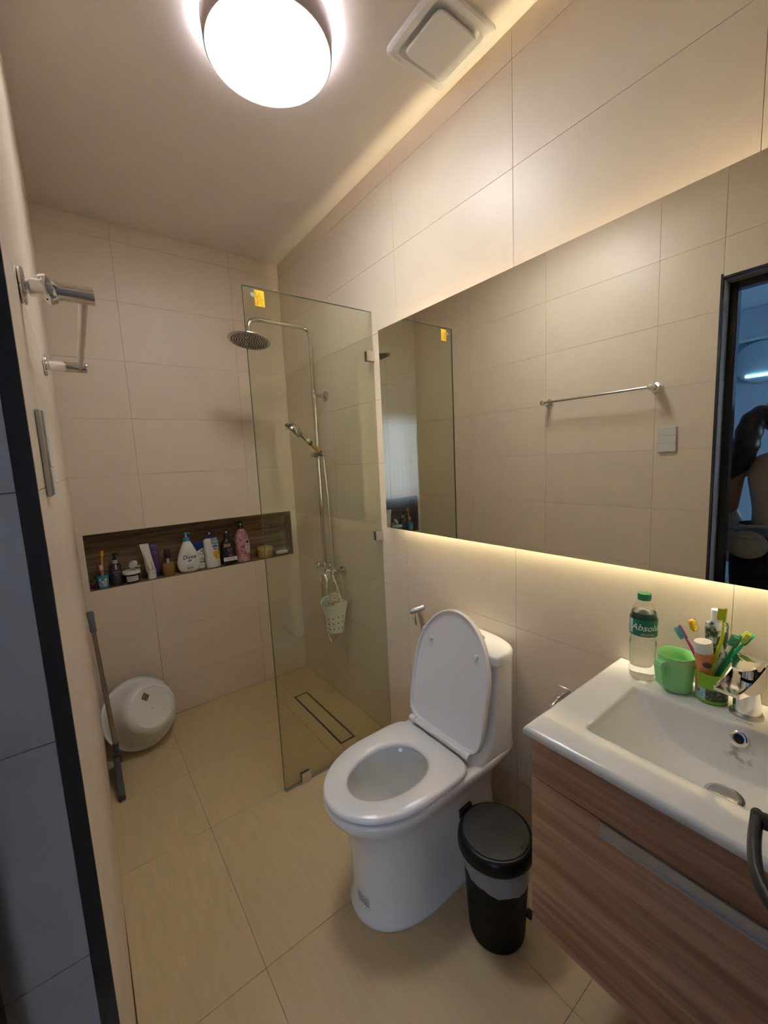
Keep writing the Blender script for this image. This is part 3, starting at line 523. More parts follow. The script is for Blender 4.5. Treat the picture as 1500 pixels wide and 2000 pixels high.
MB().lathe([(.0151,.212),(.0156,.214),(.0156,.226),(.0148,.2285),(.0001,.2290)],(BTX,BTY,S0),n=36).build('cap',CAPG,t)
lab=MB(); n=60
rr=.0317; lab.loft([[Vector((BTX+rr*math.cos(2*PI*k/n),BTY+rr*math.sin(2*PI*k/n),S0+z)) for k in range(n)] for z in (.122,.166)],(False,False)); lab=lab.build('label',GRN,t)
cam_a=math.atan2(-.9045-BTY,.0246-BTX)
def wrap(cx,cy,r,a0,z0): return lambda x,y: Vector((cx+r*math.cos(a0+x/r),cy+r*math.sin(a0+x/r),z0+y))
text('Absolute',.0235,wrap(BTX,BTY,.0320,cam_a+.42,S0+.1455),WINK,lab,shear=.3,bold=.0003)
text('PURE DISTILLED',.0042,wrap(BTX,BTY,.0320,cam_a+.35,S0+.130),WINK,lab); text('DRINKING WATER',.0042,wrap(BTX,BTY,.0320,cam_a+.35,S0+.1262),WINK,lab)
text('Absolute',.0235,wrap(BTX,BTY,.0320,cam_a+PI+.3,S0+.1455),WINK,lab,shear=.3,bold=.0003)
pb=MB()
for i in range(9):
    f=wrap(BTX,BTY,.0320,cam_a-.98,S0+.127+i*.0042); 
    for j in range(3): vs=[pb.b.verts.new(f(x,y)) for x,y in ((-.006+.004*j,0),(-.0022+.004*j-.001*R_.random(),0),(-.0022+.004*j-.001*R_.random(),.003),(-.006+.004*j,.003))]; pb.b.faces.new(vs)
pb.build('fine_print',WINK,lab,False)
# mug
MGX,MGY=1.174,-.5535
MUG=mat('mint green plastic',(.27,.72,.31),.35,sss=.25)
t=thing('mug','mint green plastic mug with an angular handle','mug',(MGX,MGY,S0))
MB().lathe([(.030,0),(.0345,.002),(.0352,.006),(.0365,.04),(.0385,.062),(.0385,.064),(.0405,.088),(.0408,.0895),(.0395,.0900),(.0385,.0885),(.0365,.064),(.0345,.040),(.033,.006)],(MGX,MGY,S0),n=48).build('cup_body',MUG,t,ang=30)
ha=math.radians(158); hd2=Vector((math.cos(ha),math.sin(ha),0)); sd2=Vector((-math.sin(ha),math.cos(ha),0)); o=Vector((MGX,MGY,S0))
b=MB(); rs=[]
for d,z in ((.036,.078),(.050,.080),(.057,.078),(.060,.070),(.052,.022),(.048,.018),(.046,.024),(.052,.064),(.050,.069),(.036,.068)): rs.append((d,z))
out=[o+hd2*d+Vector((0,0,z))-sd2*.0095 for d,z in rs]; b.prism(out,sd2*.019); b.build('handle',MUG,t,ang=30)
# brush holder
CUX,CUY=1.178,-.6255; LIME=mat('lime plastic',(.22,.52,.012),.35,sss=.15)
t=thing('toothbrush_cup','lime green toothbrush cup with a picture band round its foot','cup',(CUX,CUY,S0))
MB().lathe([(.028,0),(.0305,.002),(.031,.006),(.0310,.04),(.032,.046),(.036,.070),(.0375,.074),(.0362,.0745),(.034,.070),(.0295,.046),(.0285,.006)],(CUX,CUY,S0),n=48).build('cup_body',LIME,t,ang=35)
ca=math.atan2(-.9045-CUY,.0246-CUX)
def band(r,a0,a1,z0,z1,m,nm,par,n=20):
    b=MB(); A=[[b.b.verts.new((CUX+r*math.cos(a0+(a1-a0)*k/n),CUY+r*math.sin(a0+(a1-a0)*k/n),S0+z)) for k in range(n+1)] for z in (z0,z1)]
    for k in range(n): b.b.faces.new((A[0][k],A[0][k+1],A[1][k+1],A[1][k]))
    return b.build(nm,m,par)
bn=band(.0313,ca-1.9,ca-.35,.009,.036,mat('sky print',(.20,.42,.55),.4,noise=((60,60,130),(.48,.58,.62),.4,.6)),'picture_band',t); band(.0313,ca-.35,ca+1.9,.009,.036,mat('forest print',(.03,.045,.025),.4,noise=((170,170,170),(.28,.22,.14),.52,.66)),'picture_band',t)
MB().sph((CUX+.0314*math.cos(ca-.85),CUY+.0314*math.sin(ca-.85),S0+.028),.0035,(1,1,1),10).build('red_spot',RINK,bn)
# faucet-side toothbrushes and pastes
def brush(name,label,p0,p1,p2,hm,bm,face,group=None,hw=.0068):
    """p0 foot, p1 neck, p2 head centre; face = direction the bristles look"""
    p0,p1,p2=map(Vector,(p0,p1,p2)); t=thing(name,label,'toothbrush',tuple(p0),group)
    d=(p2-p1).normalized(); F=Vector(face); F=(F-d*F.dot(d)).normalized(); S=d.cross(F)
    b=MB(); pts=smoothpath([p0,p0*.5+p1*.5+F*.001,p1,p2-d*.014],6); rs=[]
    for i,p in enumerate(pts):
        f=i/(len(pts)-1); w_=(.0050 if f<.6 else .0050-(f-.6)/.4*.0022); 
        rs.append([p+S*(w_*math.cos(2*PI*k/12))+F*(w_*.75*math.sin(2*PI*k/12)) for k in range(12)])
    b.loft(rs)
    rs=[]
    for f,w_ in ((-.017,.0026),(-.013,hw*.8),(-.008,hw),(.008,hw),(.0135,hw*.85),(.0165,hw*.4)): rs.append([p2+d*f+S*(w_*math.cos(2*PI*k/14))+F*(.0026*math.sin(2*PI*k/14)-.002) for k in range(14)])
    b.loft(rs); b.build('handle',hm,t)
    br=MB()
    for i in range(-4,5):
        for j in (-1,0,1):
            if abs(i)==4 and j: continue
            q=p2+d*(i*.0033)+S*(j*.0041); jt=(S*j*.0004+d*(R_.random()-.5)*.0008); br.cyl(q,q+F*.012+jt,.0015,.0019,n=6)
    o=br.build('bristles',bm,t); return t
def bm_(n,c): return mat(n,c,.4,sss=.3)
base=S0+.008
brush('toothbrush','pink toothbrush with teal bristles leaning to the left of the cup',(CUX-.014,CUY-.014,base),(1.166,-.588,.970),(1.166,-.5655,1.008),bm_('magenta plastic',(.52,.06,.30)),bm_('teal bristle',(.10,.45,.48)),(-.5,.7,0))
brush('toothbrush','clear-handled toothbrush with bright yellow bristles',(CUX+.010,CUY-.008,base),(1.197,-.592,.98),(1.197,-.581,1.022),thin('clear handle',(.93,.93,.92),1.45,.05,haze=.08),bm_('yellow bristle',(.95,.60,.02)),(-1,.3,0),hw=.0065)
brush('toothbrush','tall lime toothbrush standing above the others with its bristles up',(CUX-.016,CUY+.012,base),(1.160,-.643,1.015),(1.150,-.6475,1.078),bm_('bright lime plastic',(.50,.66,.01)),bm_('lime bristle',(.72,.80,.02)),(-.2,1,0))
brush('toothbrush','dark green toothbrush leaning right, bristles facing left',(CUX-.004,CUY+.014,base),(1.186,-.655,.98),(1.187,-.664,1.010),bm_('deep green plastic',(.012,.22,.09)),bm_('green bristle',(.015,.28,.12)),(-.5,.8,.1))
brush('toothbrush','rightmost toothbrush, bright green with yellow striped bristles',(CUX+.006,CUY+.012,base),(1.200,-.664,.985),(1.205,-.680,1.015),bm_('jade plastic',(.01,.42,.18)),bm_('yellow green bristle',(.42,.52,.04)),(-.4,.8,.2))
def tubep(name,label,p0,p1,w0,w1,d1,col,capm,capr,capl,roll=(1,0,0)):
    """crimp end p0 (flat, width w0) to shoulder p1 (width w1, depth d1), cap beyond"""
    p0,p1=Vector(p0),Vector(p1); t=thing(name,label,'toothpaste',tuple(p0)); d=(p1-p0).normalized(); L=(p1-p0).length
    S=Vector(roll); S=(S-d*S.dot(d)).normalized(); F=d.cross(S); b=MB(); rs=[]
    for f,w_,dd in ((0,w0,.0012),(.08,w0,.0015),(.3,(w0*.7+w1*.3),d1*.4),(.6,(w0+w1)/2*.98,d1*.8),(.92,w1,d1),(.97,w1*.92,d1*.97),(1,w1*.6,d1*.75)): rs.append([p0+d*(L*f)+S*(w_*math.cos(2*PI*k/28))+F*(dd*math.sin(2*PI*k/28)) for k in range(28)])
    b.loft(rs); bd_=b.build('tube_body',col,t)
    n=36; MB().loft([[p1+d*z+(S*math.cos(2*PI*k/n)+F*math.sin(2*PI*k/n))*(r*(1+.02*(k%2))) for k in range(n)] for r,z in ((capr,-.002),(capr*1.02,.001),(capr*.98,capl-.002),(capr*.92,capl))]).build('cap',capm,t,ang=30)
    return t,d,S,F,bd_
WCAP=mat('white cap',(.80,.79,.76),.4)
t1,d,S,F,bd_=tubep('toothpaste_tube','orange toothpaste tube standing cap up in the lime cup',(CUX-.012,CUY+.004,base),(1.155,-.6125,.980),.016,.0190,.013,mat('orange print',(.78,.30,.11),.4,noise=((40,40,55),(.70,.20,.06),.45,.65)),WCAP,.0178,.024,(.62,-.78,0))
nn=F if F.dot(Vector((-1,-.2,0)))>0 else -F
MB().sph(Vector((1.155,-.6125,.980))-d*.030+nn*.0115,.0095,(1.0,1.0,.7),14,).build('dark_badge',mat('dark badge',(.05,.035,.05),.4),bd_)
tubep('toothpaste_tube','crumpled white and green toothpaste tube behind the lime brush',(CUX+.016,CUY-.004,base),(1.1985,-.6235,1.045),.019,.0240,.011,mat('leaf print',(.72,.74,.72),.35,noise=((42,42,26),(.035,.07,.02),.46,.54)),WCAP,.0115,.026,(.60,-.80,0))
# ---------------------------------------------------------------- niche toiletries
NZ=NZ0+.0012; NYf=D+.052
GP='toiletries in the wall niche'
def sect(name,m,parent,x,y,z,rings,e=2.6,n=40,ang=35,tw=0):
    """rings: (half width, half depth, height[, x shift])"""
    rs=[]
    for r in rings:
        o=superell(0,0,r[0],r[1],e,n,0); dx=r[3] if len(r)>3 else 0
        rs.append([Vector((x+dx+p.x*math.cos(tw)-p.y*math.sin(tw),y+p.x*math.sin(tw)+p.y*math.cos(tw),z+r[2])) for p in o])
    return MB().loft(rs).build(name,m,parent,ang=ang)
def pump(t,x,y,z,h,collar,m,nozzle_dir,stem=WPL,ch=.018,cr=.013,sh=.016,hw=.016):
    """collar + stem + press head; z = neck height, h unused beyond offsets"""
    MB().lathe([(cr,0),(cr,ch),(cr*.85,ch+.004)],(x,y,z),n=24).build('pump_collar',collar,t)
    MB().cyl((x,y,z+ch),(x,y,z+ch+sh),.0045,n=14).build('pump_stem',stem,t)
    d=Vector((math.cos(nozzle_dir),math.sin(nozzle_dir),0)); top=Vector((x,y,z+ch+sh))
    b=MB().cyl(top,top+Vector((0,0,.009)),.0085,.0075,n=18); b.tube([top-d*.008+Vector((0,0,.0085)),top+d*hw+Vector((0,0,.0095)),top+d*(hw+.012)+Vector((0,0,.005))],[.0055,.0048,.0035],10); b.build('pump_head',m,t)
def front(x,y,z): return plane((x,y,z),(1,0,0),(0,0,1))
DK=mat('dark label ink',(.03,.02,.03),.5); BLU=mat('sky blue plastic',(.02,.30,.52),.35); WB=mat('glossy white bottle',(.80,.78,.73),.28)
# cup with toothbrushes
t=thing('picture_cup','small blue cup with colourful fish print at the left of the niche','cup',(.098,NYf-.008,NZ))
cb=MB().lathe([(.022,0),(.0245,.002),(.0295,.070),(.0285,.070),(.0235,.004)],(.098,NYf-.008,NZ),n=32).build('cup_body',mat('cup blue',(.05,.27,.42),.4),t)
for i,(dx,zz,r,c) in enumerate(((-.008,.047,.0085,(.70,.72,.74)),(-.008,.046,.0038,(.02,.02,.03)),(.010,.046,.0085,(.70,.62,.10)),(-.012,.022,.009,(.62,.15,.22)),(.006,.018,.010,(.35,.45,.60)),(.013,.030,.006,(.75,.42,.12)),(.0,.034,.006,(.60,.60,.66)))):
    yy=NYf-.008-math.sqrt(max(1e-6,(.0238+zz*.078)**2-dx*dx))-.0006-.0003*i
    MB().cyl((.098+dx,yy+.003,NZ+zz),(.098+dx,yy,NZ+zz),r,n=18).build('printed_fish',mat('fish %d'%i,c,.4),cb)
brush('toothbrush','orange toothbrush with a slim head in the blue fish cup',(.095,NYf-.006,NZ+.006),(.106,NYf-.006,NZ+.15),(.110,NYf-.006,NZ+.185),bm_('orange plastic',(.85,.38,.01)),bm_('orange bristle',(.80,.42,.05)),(0,1,0))
brush('toothbrush','short red and white toothbrush low in the blue fish cup',(.100,NYf-.014,NZ+.006),(.094,NYf-.012,NZ+.085),(.092,NYf-.012,NZ+.110),bm_('red plastic',(.50,.04,.10)),bm_('white bristle',(.75,.73,.75)),(1,-.3,0))
# tied bundle of hair bands
t=thing('hair_bands','dark bundle of hair bands in the left corner of the niche','hair bands',(.056,NYf+.01,NZ))
hm=mat('brown cord',(.06,.035,.02),.7); hm2=mat('tan cord',(.32,.20,.10),.6)
for i in range(7):
    c=Vector((.058+.003*math.sin(i*2),NYf+.006*math.cos(i*1.7)+.004,NZ+.030+.004*i)); tl=Matrix.Rotation(.25*math.sin(i),3,'Z')@Matrix.Rotation(.3*math.cos(i*2),3,'X')
    MB().tube([c+tl@Vector(((.015-.0008*i)*math.cos(a),.010*math.sin(a*2)*.4,.034*math.sin(a)*(1-.05*i))) for a in [2*PI*k/20 for k in range(20)]],.0028,6,closed=True).build('band',hm2 if i in (3,5) else hm,t)
# dark pump bottle
t=thing('pump_bottle','smoky see-through pump bottle beside the blue fish cup','bottle',(.163,NYf,NZ))
sect('body',mat('smoke plastic',(.035,.025,.030),.15,coat=.3),t,.163,NYf,NZ,[(.024,.024,0),(.027,.027,.004),(.027,.027,.105),(.025,.025,.112),(.012,.012,.120)],2)
MB().lathe([(.0125,.120),(.0125,.140)],(.163,NYf,NZ),n=20).build('neck',mat('neck grey',(.42,.40,.38),.4),t); pump(t,.163,NYf,NZ+.138,0,BLK,BLK,-.2,BLK,ch=.008,cr=.011,sh=.02,hw=.014)
for i,s in enumerate(('SHAMPOO','moisture','care')): text(s,.008-.0015*(i>0),wrap(.163,NYf,.0277,-PI/2,NZ+.075-.014*i),mat('grey text',(.40,.38,.38),.5),t)
MB().box((.160,NYf-.0285,NZ+.090),(.168,NYf-.0272,NZ+.118)).build('pale_strip',mat('grey text',(.4,.38,.38),.5),t,False)
# jar + scrubber
t=thing('cream_jar','dark brown cream jar with a wide white lid and white label','jar',(.235,NYf-.004,NZ))
MB().lathe([(.033,0),(.036,.003),(.037,.045),(.036,.05)],(.235,NYf-.004,NZ),n=36).build('body',mat('jar brown',(.018,.010,.010),.25),t)
MB().lathe([(.043,.050),(.044,.052),(.044,.064),(.042,.067),(.001,.067)],(.235,NYf-.004,NZ),n=40).build('lid',WPL,t)
lb=MB().loft([[Vector((.235+.0375*math.cos(a),NYf-.004+.0375*math.sin(a),NZ+z)) for a in [-PI/2-.85+1.7*k/15 for k in range(16)]][::1] for z in (.010,.040)],(False,False))
lb=lb.build('label',mat('paper label',(.55,.52,.53),.5),t); text('BODY BUTTER',.0055,wrap(.235,NYf-.004,.0379,-PI/2,NZ+.030),DK,lb); text('shea & cocoa',.0045,wrap(.235,NYf-.004,.0379,-PI/2,NZ+.021),DK,lb)
t=thing('scalp_brush','white silicone scalp brush with thick prongs lying on the jar lid','scalp brush',(.243,NYf-.004,NZ+.0675))
c=Vector((.250,NYf-.004,NZ+.0675+.0285)); ax=Vector((-.72,-.40,.56)).normalized()
MB().lathe([(.001,-.006),(.020,-.006),(.0255,-.002),(.0255,.003),(.023,.005),(.001,.006)],c,ax,n=28).build('pad',mat('pale grey silicone',(.58,.58,.57),.4),t)
pr=MB(); a_=ax.orthogonal().normalized(); b_=ax.cross(a_)
for r,n in ((.007,4),(.0175,9)):
    for k in range(n):
        p=c+(a_*math.cos(2*PI*k/n)+b_*math.sin(2*PI*k/n))*r; pr.cyl(p+ax*.004,p+ax*.017,.0042,.0026,n=8)
pr.build('prongs',WPL,t); MB().tube(smoothpath([c-ax*.005,c-ax*.018,c-ax*.024+Vector((.008,0,-.003)),c-ax*.022+Vector((.014,0,.004))],5),.0042,8).build('finger_loop',mat('pale grey silicone',(.6,.6,.6),.4),t)
# standing squeeze tubes
def stube(name,label,x,y,w_,h,ch,col,capm,lean=0,depth_=.017,capw=None):
    t=thing(name,label,'tube',(x,y,NZ)); cw=capw or w_*.62
    sect('cap',capm,t,x,y,NZ,[(cw*.97,depth_*.98,0),(cw,depth_,.002),(cw,depth_,ch-.002),(cw*.96,depth_*.96,ch)],2.3)
    b_=sect('tube_body',col,t,x,y,NZ,[(cw*.96,depth_*.9,ch+.0005),(cw*1.1,depth_,ch+.006),(cw*1.12,depth_,ch+.02,lean*.15),(w_*.9,depth_*.6,ch+(h-ch)*.55,lean*.5),(w_,.004,h*.93,lean*.93),(w_,.0012,h*.95,lean*.95),(w_,.0012,h,lean)],2.3)
    return t,b_
t,b_=stube('hand_cream_tube','white squeeze tube with red framed pink label, cap down',.335,NYf-.004,.0225,.206,.030,mat('ivory tube',(.72,.68,.62),.35),mat('ivory cap',(.74,.72,.67),.4),-.024,.020,.022)
pk=MB(); PB=mat('pink panel',(.50,.27,.22),.45); RD=mat('red frame',(.45,.04,.03),.45)
def qd(b,pts): vs=[b.b.verts.new(p) for p in pts]; b.b.faces.new(vs)
def tf(x,z): return Vector((.335+x-.024*min(1,max(0,(z-.03)/.17)),NYf-.004-.0013-(.0205*max(0,1-(z-.03)/.165)),NZ+z))
n=8
for i in range(n):
    za,zb=.055+i*.015,.055+(i+1)*.015; wa=.016; qd(pk,[tf(-wa,za),tf(wa*.6,za),tf(wa*.6,zb),tf(-wa,zb)])
pk.build('pink_label',PB,b_,False)
rf=MB()
for i in range(n):
    za,zb=.055+i*.015,.055+(i+1)*.015
    qd(rf,[tf(.0085,za)+Vector((0,-.0006,0)),tf(.0115,za)+Vector((0,-.0006,0)),tf(.0115,zb)+Vector((0,-.0006,0)),tf(.0085,zb)+Vector((0,-.0006,0))])
for z in (.054,.172): qd(rf,[tf(-.017,z)+Vector((0,-.0006,0)),tf(.0115,z)+Vector((0,-.0006,0)),tf(.0115,z+.004)+Vector((0,-.0006,0)),tf(-.017,z+.004)+Vector((0,-.0006,0))])
rf.build('red_frame',RD,b_,False)
t,b_=stube('lotion_tube','dark purple squeeze tube standing behind the white one',.366,NYf+.030,.024,.198,.034,mat('purple tube',(.085,.04,.13),.3),mat('navy cap',(.012,.012,.03),.35),-.004,.017,.020)
text('repair',.009,plane((.362,NYf+.0165,NZ+.150),(1,0,0),(0,.08,1)),mat('lilac print',(.35,.30,.42),.5),b_); text('LOTION',.006,plane((.362,NYf+.0155,NZ+.138),(1,0,0),(0,.08,1)),mat('lilac print',(.35,.30,.42),.5),b_)
# amber dispenser
t=thing('dispenser_bottle','short clear dispenser half full of amber liquid with black cap','bottle',(.424,NYf,NZ))
MB().lathe([(.030,0),(.0325,.003),(.0325,.074),(.001,.074)],(.424,NYf,NZ),n=36).build('amber_liquid',mat('amber liquid',(.34,.18,.06),.25),t)
MB().lathe([(.0335,.0),(.0338,.003),(.0338,.086),(.030,.094),(.014,.100),(.0135,.106)],(.424,NYf,NZ),n=36).build('clear_body',MATS['clear plastic'],t)
MB().cyl((.424,NYf,NZ+.060),(.424,NYf,NZ+.112),.006,.008,n=14).build('pump_tube',WPL,t)
MB().lathe([(.0165,.104),(.0175,.107),(.0165,.150),(.014,.153),(.001,.153)],(.424,NYf,NZ),n=24).build('cap',BLK,t)
# white teardrop baby wash
t=thing('baby_wash_bottle','white teardrop pump bottle with a blue pump and baby print','bottle',(.535,NYf-.008,NZ))
b_=sect('body',WB,t,.535,NYf-.008,NZ,[(.040,.022,0),(.048,.026,.004),(.058,.030,.020),(.0635,.032,.045),(.0640,.032,.065),(.058,.031,.095),(.046,.028,.128),(.033,.024,.160),(.022,.019,.180),(.017,.016,.188)],2.2)
pump(t,.535,NYf-.008,NZ+.188,0,BLU,BLU,-.6,WPL,ch=.020,cr=.0175,sh=.020,hw=.014)
def bf(r): return plane((.535,NYf-.0405,NZ+r),(1,0,0),(0,0,1))
text('baby',.013,bf(.113),mat('grey text',(.4,.4,.4),.5),b_); text('Dove',.034,bf(.094),DK,b_,shear=.22,bold=.0003)
MB().prism([Vector((.535+x,NYf-.0406,NZ+.073+z)) for x,z in ((-.016,-.002),(-.006,.001),(.002,.006),(.012,.007),(.009,.002),(.013,-.003),(.004,-.004),(-.006,-.005))],(0,.0004,0)).build('bird_mark',BLU,b_,False)
text('HEAD TO TOE',.0075,bf(.045),mat('grey text',(.4,.4,.4),.5),b_); text('BABY WASH',.0075,bf(.036),mat('grey text',(.4,.4,.4),.5),b_); MB().box((.517,NYf-.0408,NZ+.026),(.552,NYf-.0403,NZ+.031)).build('blue_bar',BLU,b_,False); text('sensitive skin',.0065,bf(.019),mat('grey text',(.4,.4,.4),.5),b_)
MB().tube([Vector((.566+.007*math.cos(a),NYf-.0375,NZ+.068+.007*math.sin(a))) for a in [2*PI*k/20 for k in range(20)]],.0004,5,closed=True).build('round_mark',mat('grey text',(.4,.4,.4),.5),b_)
# shampoo with slanted blue cap
t=thing('shampoo_bottle','white shampoo bottle with slanted navy cap and green leaf print','bottle',(.603,NYf+.026,NZ))
SBy=NYf+.026; b_=sect('body',WB,t,.603,SBy,NZ,[(.028,.018,0),(.032,.021,.003),(.032,.021,.085),(.030,.020,.118),(.027,.018,.130)],3)
b=MB(); b.loft([[Vector((.603+p.x*f,SBy+p.y*f,NZ+z+(p.x*.45 if k_==0 else 0))) for p in superell(0,0,.031,.0205,3,32,0)] for k_,(f,z) in enumerate(((1.01,.120),(.92,.160),(.84,.167)))]); b.build('cap',mat('navy cap blue',(.01,.03,.20),.3),t)
yy=SBy-.0218; text('head & shoulders',.0062,plane((.606,yy,NZ+.094),(1,0,0),(0,0,1)),DK,b_,shear=.2,bold=.0002); MB().prism([Vector((.617+x,yy,NZ+.112+z)) for x,z in ((-.008,0),(0,.005),(.008,.001),(0,-.006))],(0,.0004,0)).build('red_mark',RINK,b_,False)
GL=mat('leaf green',(.02,.10,.05),.5)
for i,(dx,dz,a) in enumerate(((0,.056,.9),(-.006,.054,2.2),(.007,.056,.3),(0,.062,1.6))): MB().prism([Vector((.613+dx+math.cos(a)*u-math.sin(a)*v,yy,NZ+dz+math.sin(a)*u+math.cos(a)*v)) for u,v in ((0,0),(.006,.003),(.012,0),(.006,-.003))],(0,.0004,0)).build('leaf_print',GL,b_,False)
MB().box((.594,yy,NZ+.040),(.628,yy+.0004,NZ+.047)).build('green_bar',GL,b_,False); text('menthol',.005,plane((.612,yy-.0001,NZ+.0435),(1,0,0),(0,0,1)),WINK,b_)
# white body wash with shield
t=thing('body_wash_bottle','tall white pump bottle with navy pump and yellow flower print','bottle',(.676,NYf-.004,NZ))
By=NYf-.004; b_=sect('body',WB,t,.676,By,NZ,[(.038,.024,0),(.042,.026,.004),(.043,.027,.03),(.042,.026,.09,-.002),(.044,.027,.14,-.004),(.043,.026,.165,-.005),(.034,.022,.180,-.006),(.018,.016,.186,-.006)],2.6)
NV=mat('navy plastic',(.012,.018,.075),.35); pump(t,.670,By,NZ+.186,0,NV,NV,-.5,WPL,ch=.020,cr=.0165,sh=.018,hw=.012)
tg=MB().box((.668,By-.0315,NZ+.150),(.706,By-.0300,NZ+.192)).build('hang_tag',mat('tag blue',(.10,.22,.36),.4),t,False); MB().box((.671,By-.0319,NZ+.156),(.703,By-.0316,NZ+.176)).build('tag_panel',mat('tag steel',(.35,.42,.45),.4),tg,False); text('NEW',.012,plane((.687,By-.0322,NZ+.182),(1,0,0),(0,0,1)),WINK,tg)
yy=By-.0278; sh=MB().prism([Vector((.690+x,yy,NZ+.128+z)) for x,z in ((-.017,.010),(-.008,.013),(0,.016),(.008,.013),(.017,.010),(.014,-.006),(0,-.018),(-.014,-.006))],(0,.0004,0)).build('shield_mark',mat('shield blue',(.03,.16,.45),.4),b_,False)
MB().box((.675,yy-.0006,NZ+.123),(.705,yy-.0001,NZ+.128)).build('shield_band',WINK,sh,False); MB().prism([Vector((.690+x,yy-.0002,NZ+.118+z)) for x,z in ((-.012,.002),(.012,.002),(0,-.008))],(0,.0001,0)).build('shield_tip',RINK,sh,False)
YF=mat('flower yellow',(.80,.48,.05),.5)
for i,(dx,dz,r) in enumerate(((-.004,.090,.013),(.010,.096,.011),(.008,.078,.014),(.012,.060,.009),(-.004,.076,.010))): MB().cyl((.692+dx,yy+.0004,NZ+dz),(.692+dx,yy-.0001-.00003*i,NZ+dz),r,n=20).build('flower_print',YF,b_)
MB().tube([Vector((.705-.02*(k/8)**2+.004*math.sin(k),yy-.0004,NZ+.112-.008*k)) for k in range(9)],.0008,5).build('stem_line',DK,b_); text('PURE WHITE',.006,plane((.694,yy-.0002,NZ+.035),(1,0,0),(0,0,1)),DK,b_)
# black pump bottle
t=thing('black_pump_bottle','black pump bottle with a white band of large letters','bottle',(.776,NYf-.002,NZ))
KB=mat('black bottle',(.016,.014,.014),.28); By=NYf-.002; b_=sect('body',KB,t,.776,By,NZ,[(.038,.026,0),(.043,.030,.004),(.0445,.031,.02),(.0445,.031,.125),(.042,.030,.140),(.030,.024,.157),(.018,.017,.168),(.017,.016,.175)],2.6)
pump(t,.772,By,NZ+.172,0,KB,KB,-2.6,WPL,ch=.026,cr=.0165,sh=.020,hw=.016)
yy=By-.0318; g2=mat('grey text',(.4,.4,.4),.5); MB().box((.741,yy,NZ+.128-.012),(.783,yy+.0004,NZ+.138)).build('copper_label',mat('copper print',(.36,.22,.15),.4),b_,False)
text('BLACK',.011,plane((.777,yy,NZ+.102),(1,0,0),(0,0,1)),g2,b_); text('BEAN',.011,plane((.777,yy,NZ+.092),(1,0,0),(0,0,1)),g2,b_); text('hair treatment',.006,plane((.777,yy,NZ+.081),(1,0,0),(0,0,1)),g2,b_)
MB().prism([Vector((.780+.016*math.cos(a),yy,NZ+.063+.009*math.sin(a))) for a in [2*PI*k/24 for k in range(24)]],(0,.0004,0)).build('bowl_print',mat('bowl brown',(.22,.10,.06),.5),b_,False)
wb2=MB().box((.7345,yy-.0002,NZ+.026),(.8175,yy+.003,NZ+.050)).build('white_band',WINK,b_,False); text('ARJOSS',.018,plane((.776,yy-.0005,NZ+.038),(1,0,0),(0,0,1)),g2,wb2,bold=.0002)
# pink floral bottle
t=thing('pink_pump_bottle','tall pink rose-print pump bottle with black pump','bottle',(.868,NYf+.004,NZ))
By=NYf+.004; b_=sect('body',mat('rose print',(.62,.36,.37),.3,noise=((75,75,75),(.36,.09,.13),.42,.62)),t,.868,By,NZ,[(.037,.026,0),(.042,.029,.004),(.043,.029,.03),(.0435,.029,.14),(.041,.028,.165),(.030,.024,.195),(.019,.018,.212),(.017,.017,.216)],2.6)
pump(t,.868,By,NZ+.216,0,BLK,BLK,-2.7,WPL,ch=.020,cr=.0165,sh=.016,hw=.016)
yy=By-.0300; pl_=MB().prism([Vector((.893+p.x,yy,NZ+.100+p.y)) for p in superell(0,0,.0155,.043,3.2,32)],(0,.0006,0)).build('oval_label',mat('mauve label',(.55,.44,.47),.4),b_,False); MB().cyl((.893,yy-.0006,NZ+.130),(.893,yy+.0002,NZ+.130),.0085,n=20).build('emblem',DK,pl_); text('ROSE',.008,plane((.893,yy-.0004,NZ+.108),(1,0,0),(0,0,1)),DK,pl_)
MB().box((.848,yy,NZ+.092),(.876,yy+.0004,NZ+.108)).build('dark_panel',mat('plum print',(.24,.10,.13),.4),b_,False)
# gold tub, soap in dish
t=thing('gold_tub','low yellow tub with a flat lid behind the glass edge','tub',(1.020,NYf+.010,NZ))
MB().lathe([(.046,0),(.049,.003),(.050,.052)],(1.020,NYf+.010,NZ),n=40).build('tub_body',mat('ochre tub',(.42,.28,.07),.3),t); MB().lathe([(.0525,.050),(.0535,.052),(.0535,.066),(.051,.070),(.001,.070)],(1.020,NYf+.010,NZ),n=40).build('lid',mat('gold lid',(.52,.36,.10),.3),t)
t=thing('soap_dish','clear plastic soap dish at the right end of the niche','soap dish',(1.132,NYf-.008,NZ))
MB().loft([superell(1.132,NYf-.008,a,c_,3,36,NZ+z) for a,c_,z in ((.040,.024,0),(.045,.029,.002),(.050,.034,.014),(.048,.032,.0142),(.043,.027,.004))]).build('dish',thin('cloudy plastic',(.8,.8,.78),1.45,.1,haze=.25,hazecol=(.6,.58,.55)),t)
tag(MB().loft([superell(1.132,NYf-.008,a,c_,2.8,36,NZ+z) for a,c_,z in ((.032,.018,.0048),(.040,.025,.009),(.041,.026,.020),(.038,.023,.027),(.030,.016,.029))]).build('soap_bar',mat('white soap',(.84,.83,.78),.4)),'white bar of soap resting in the clear dish','soap')
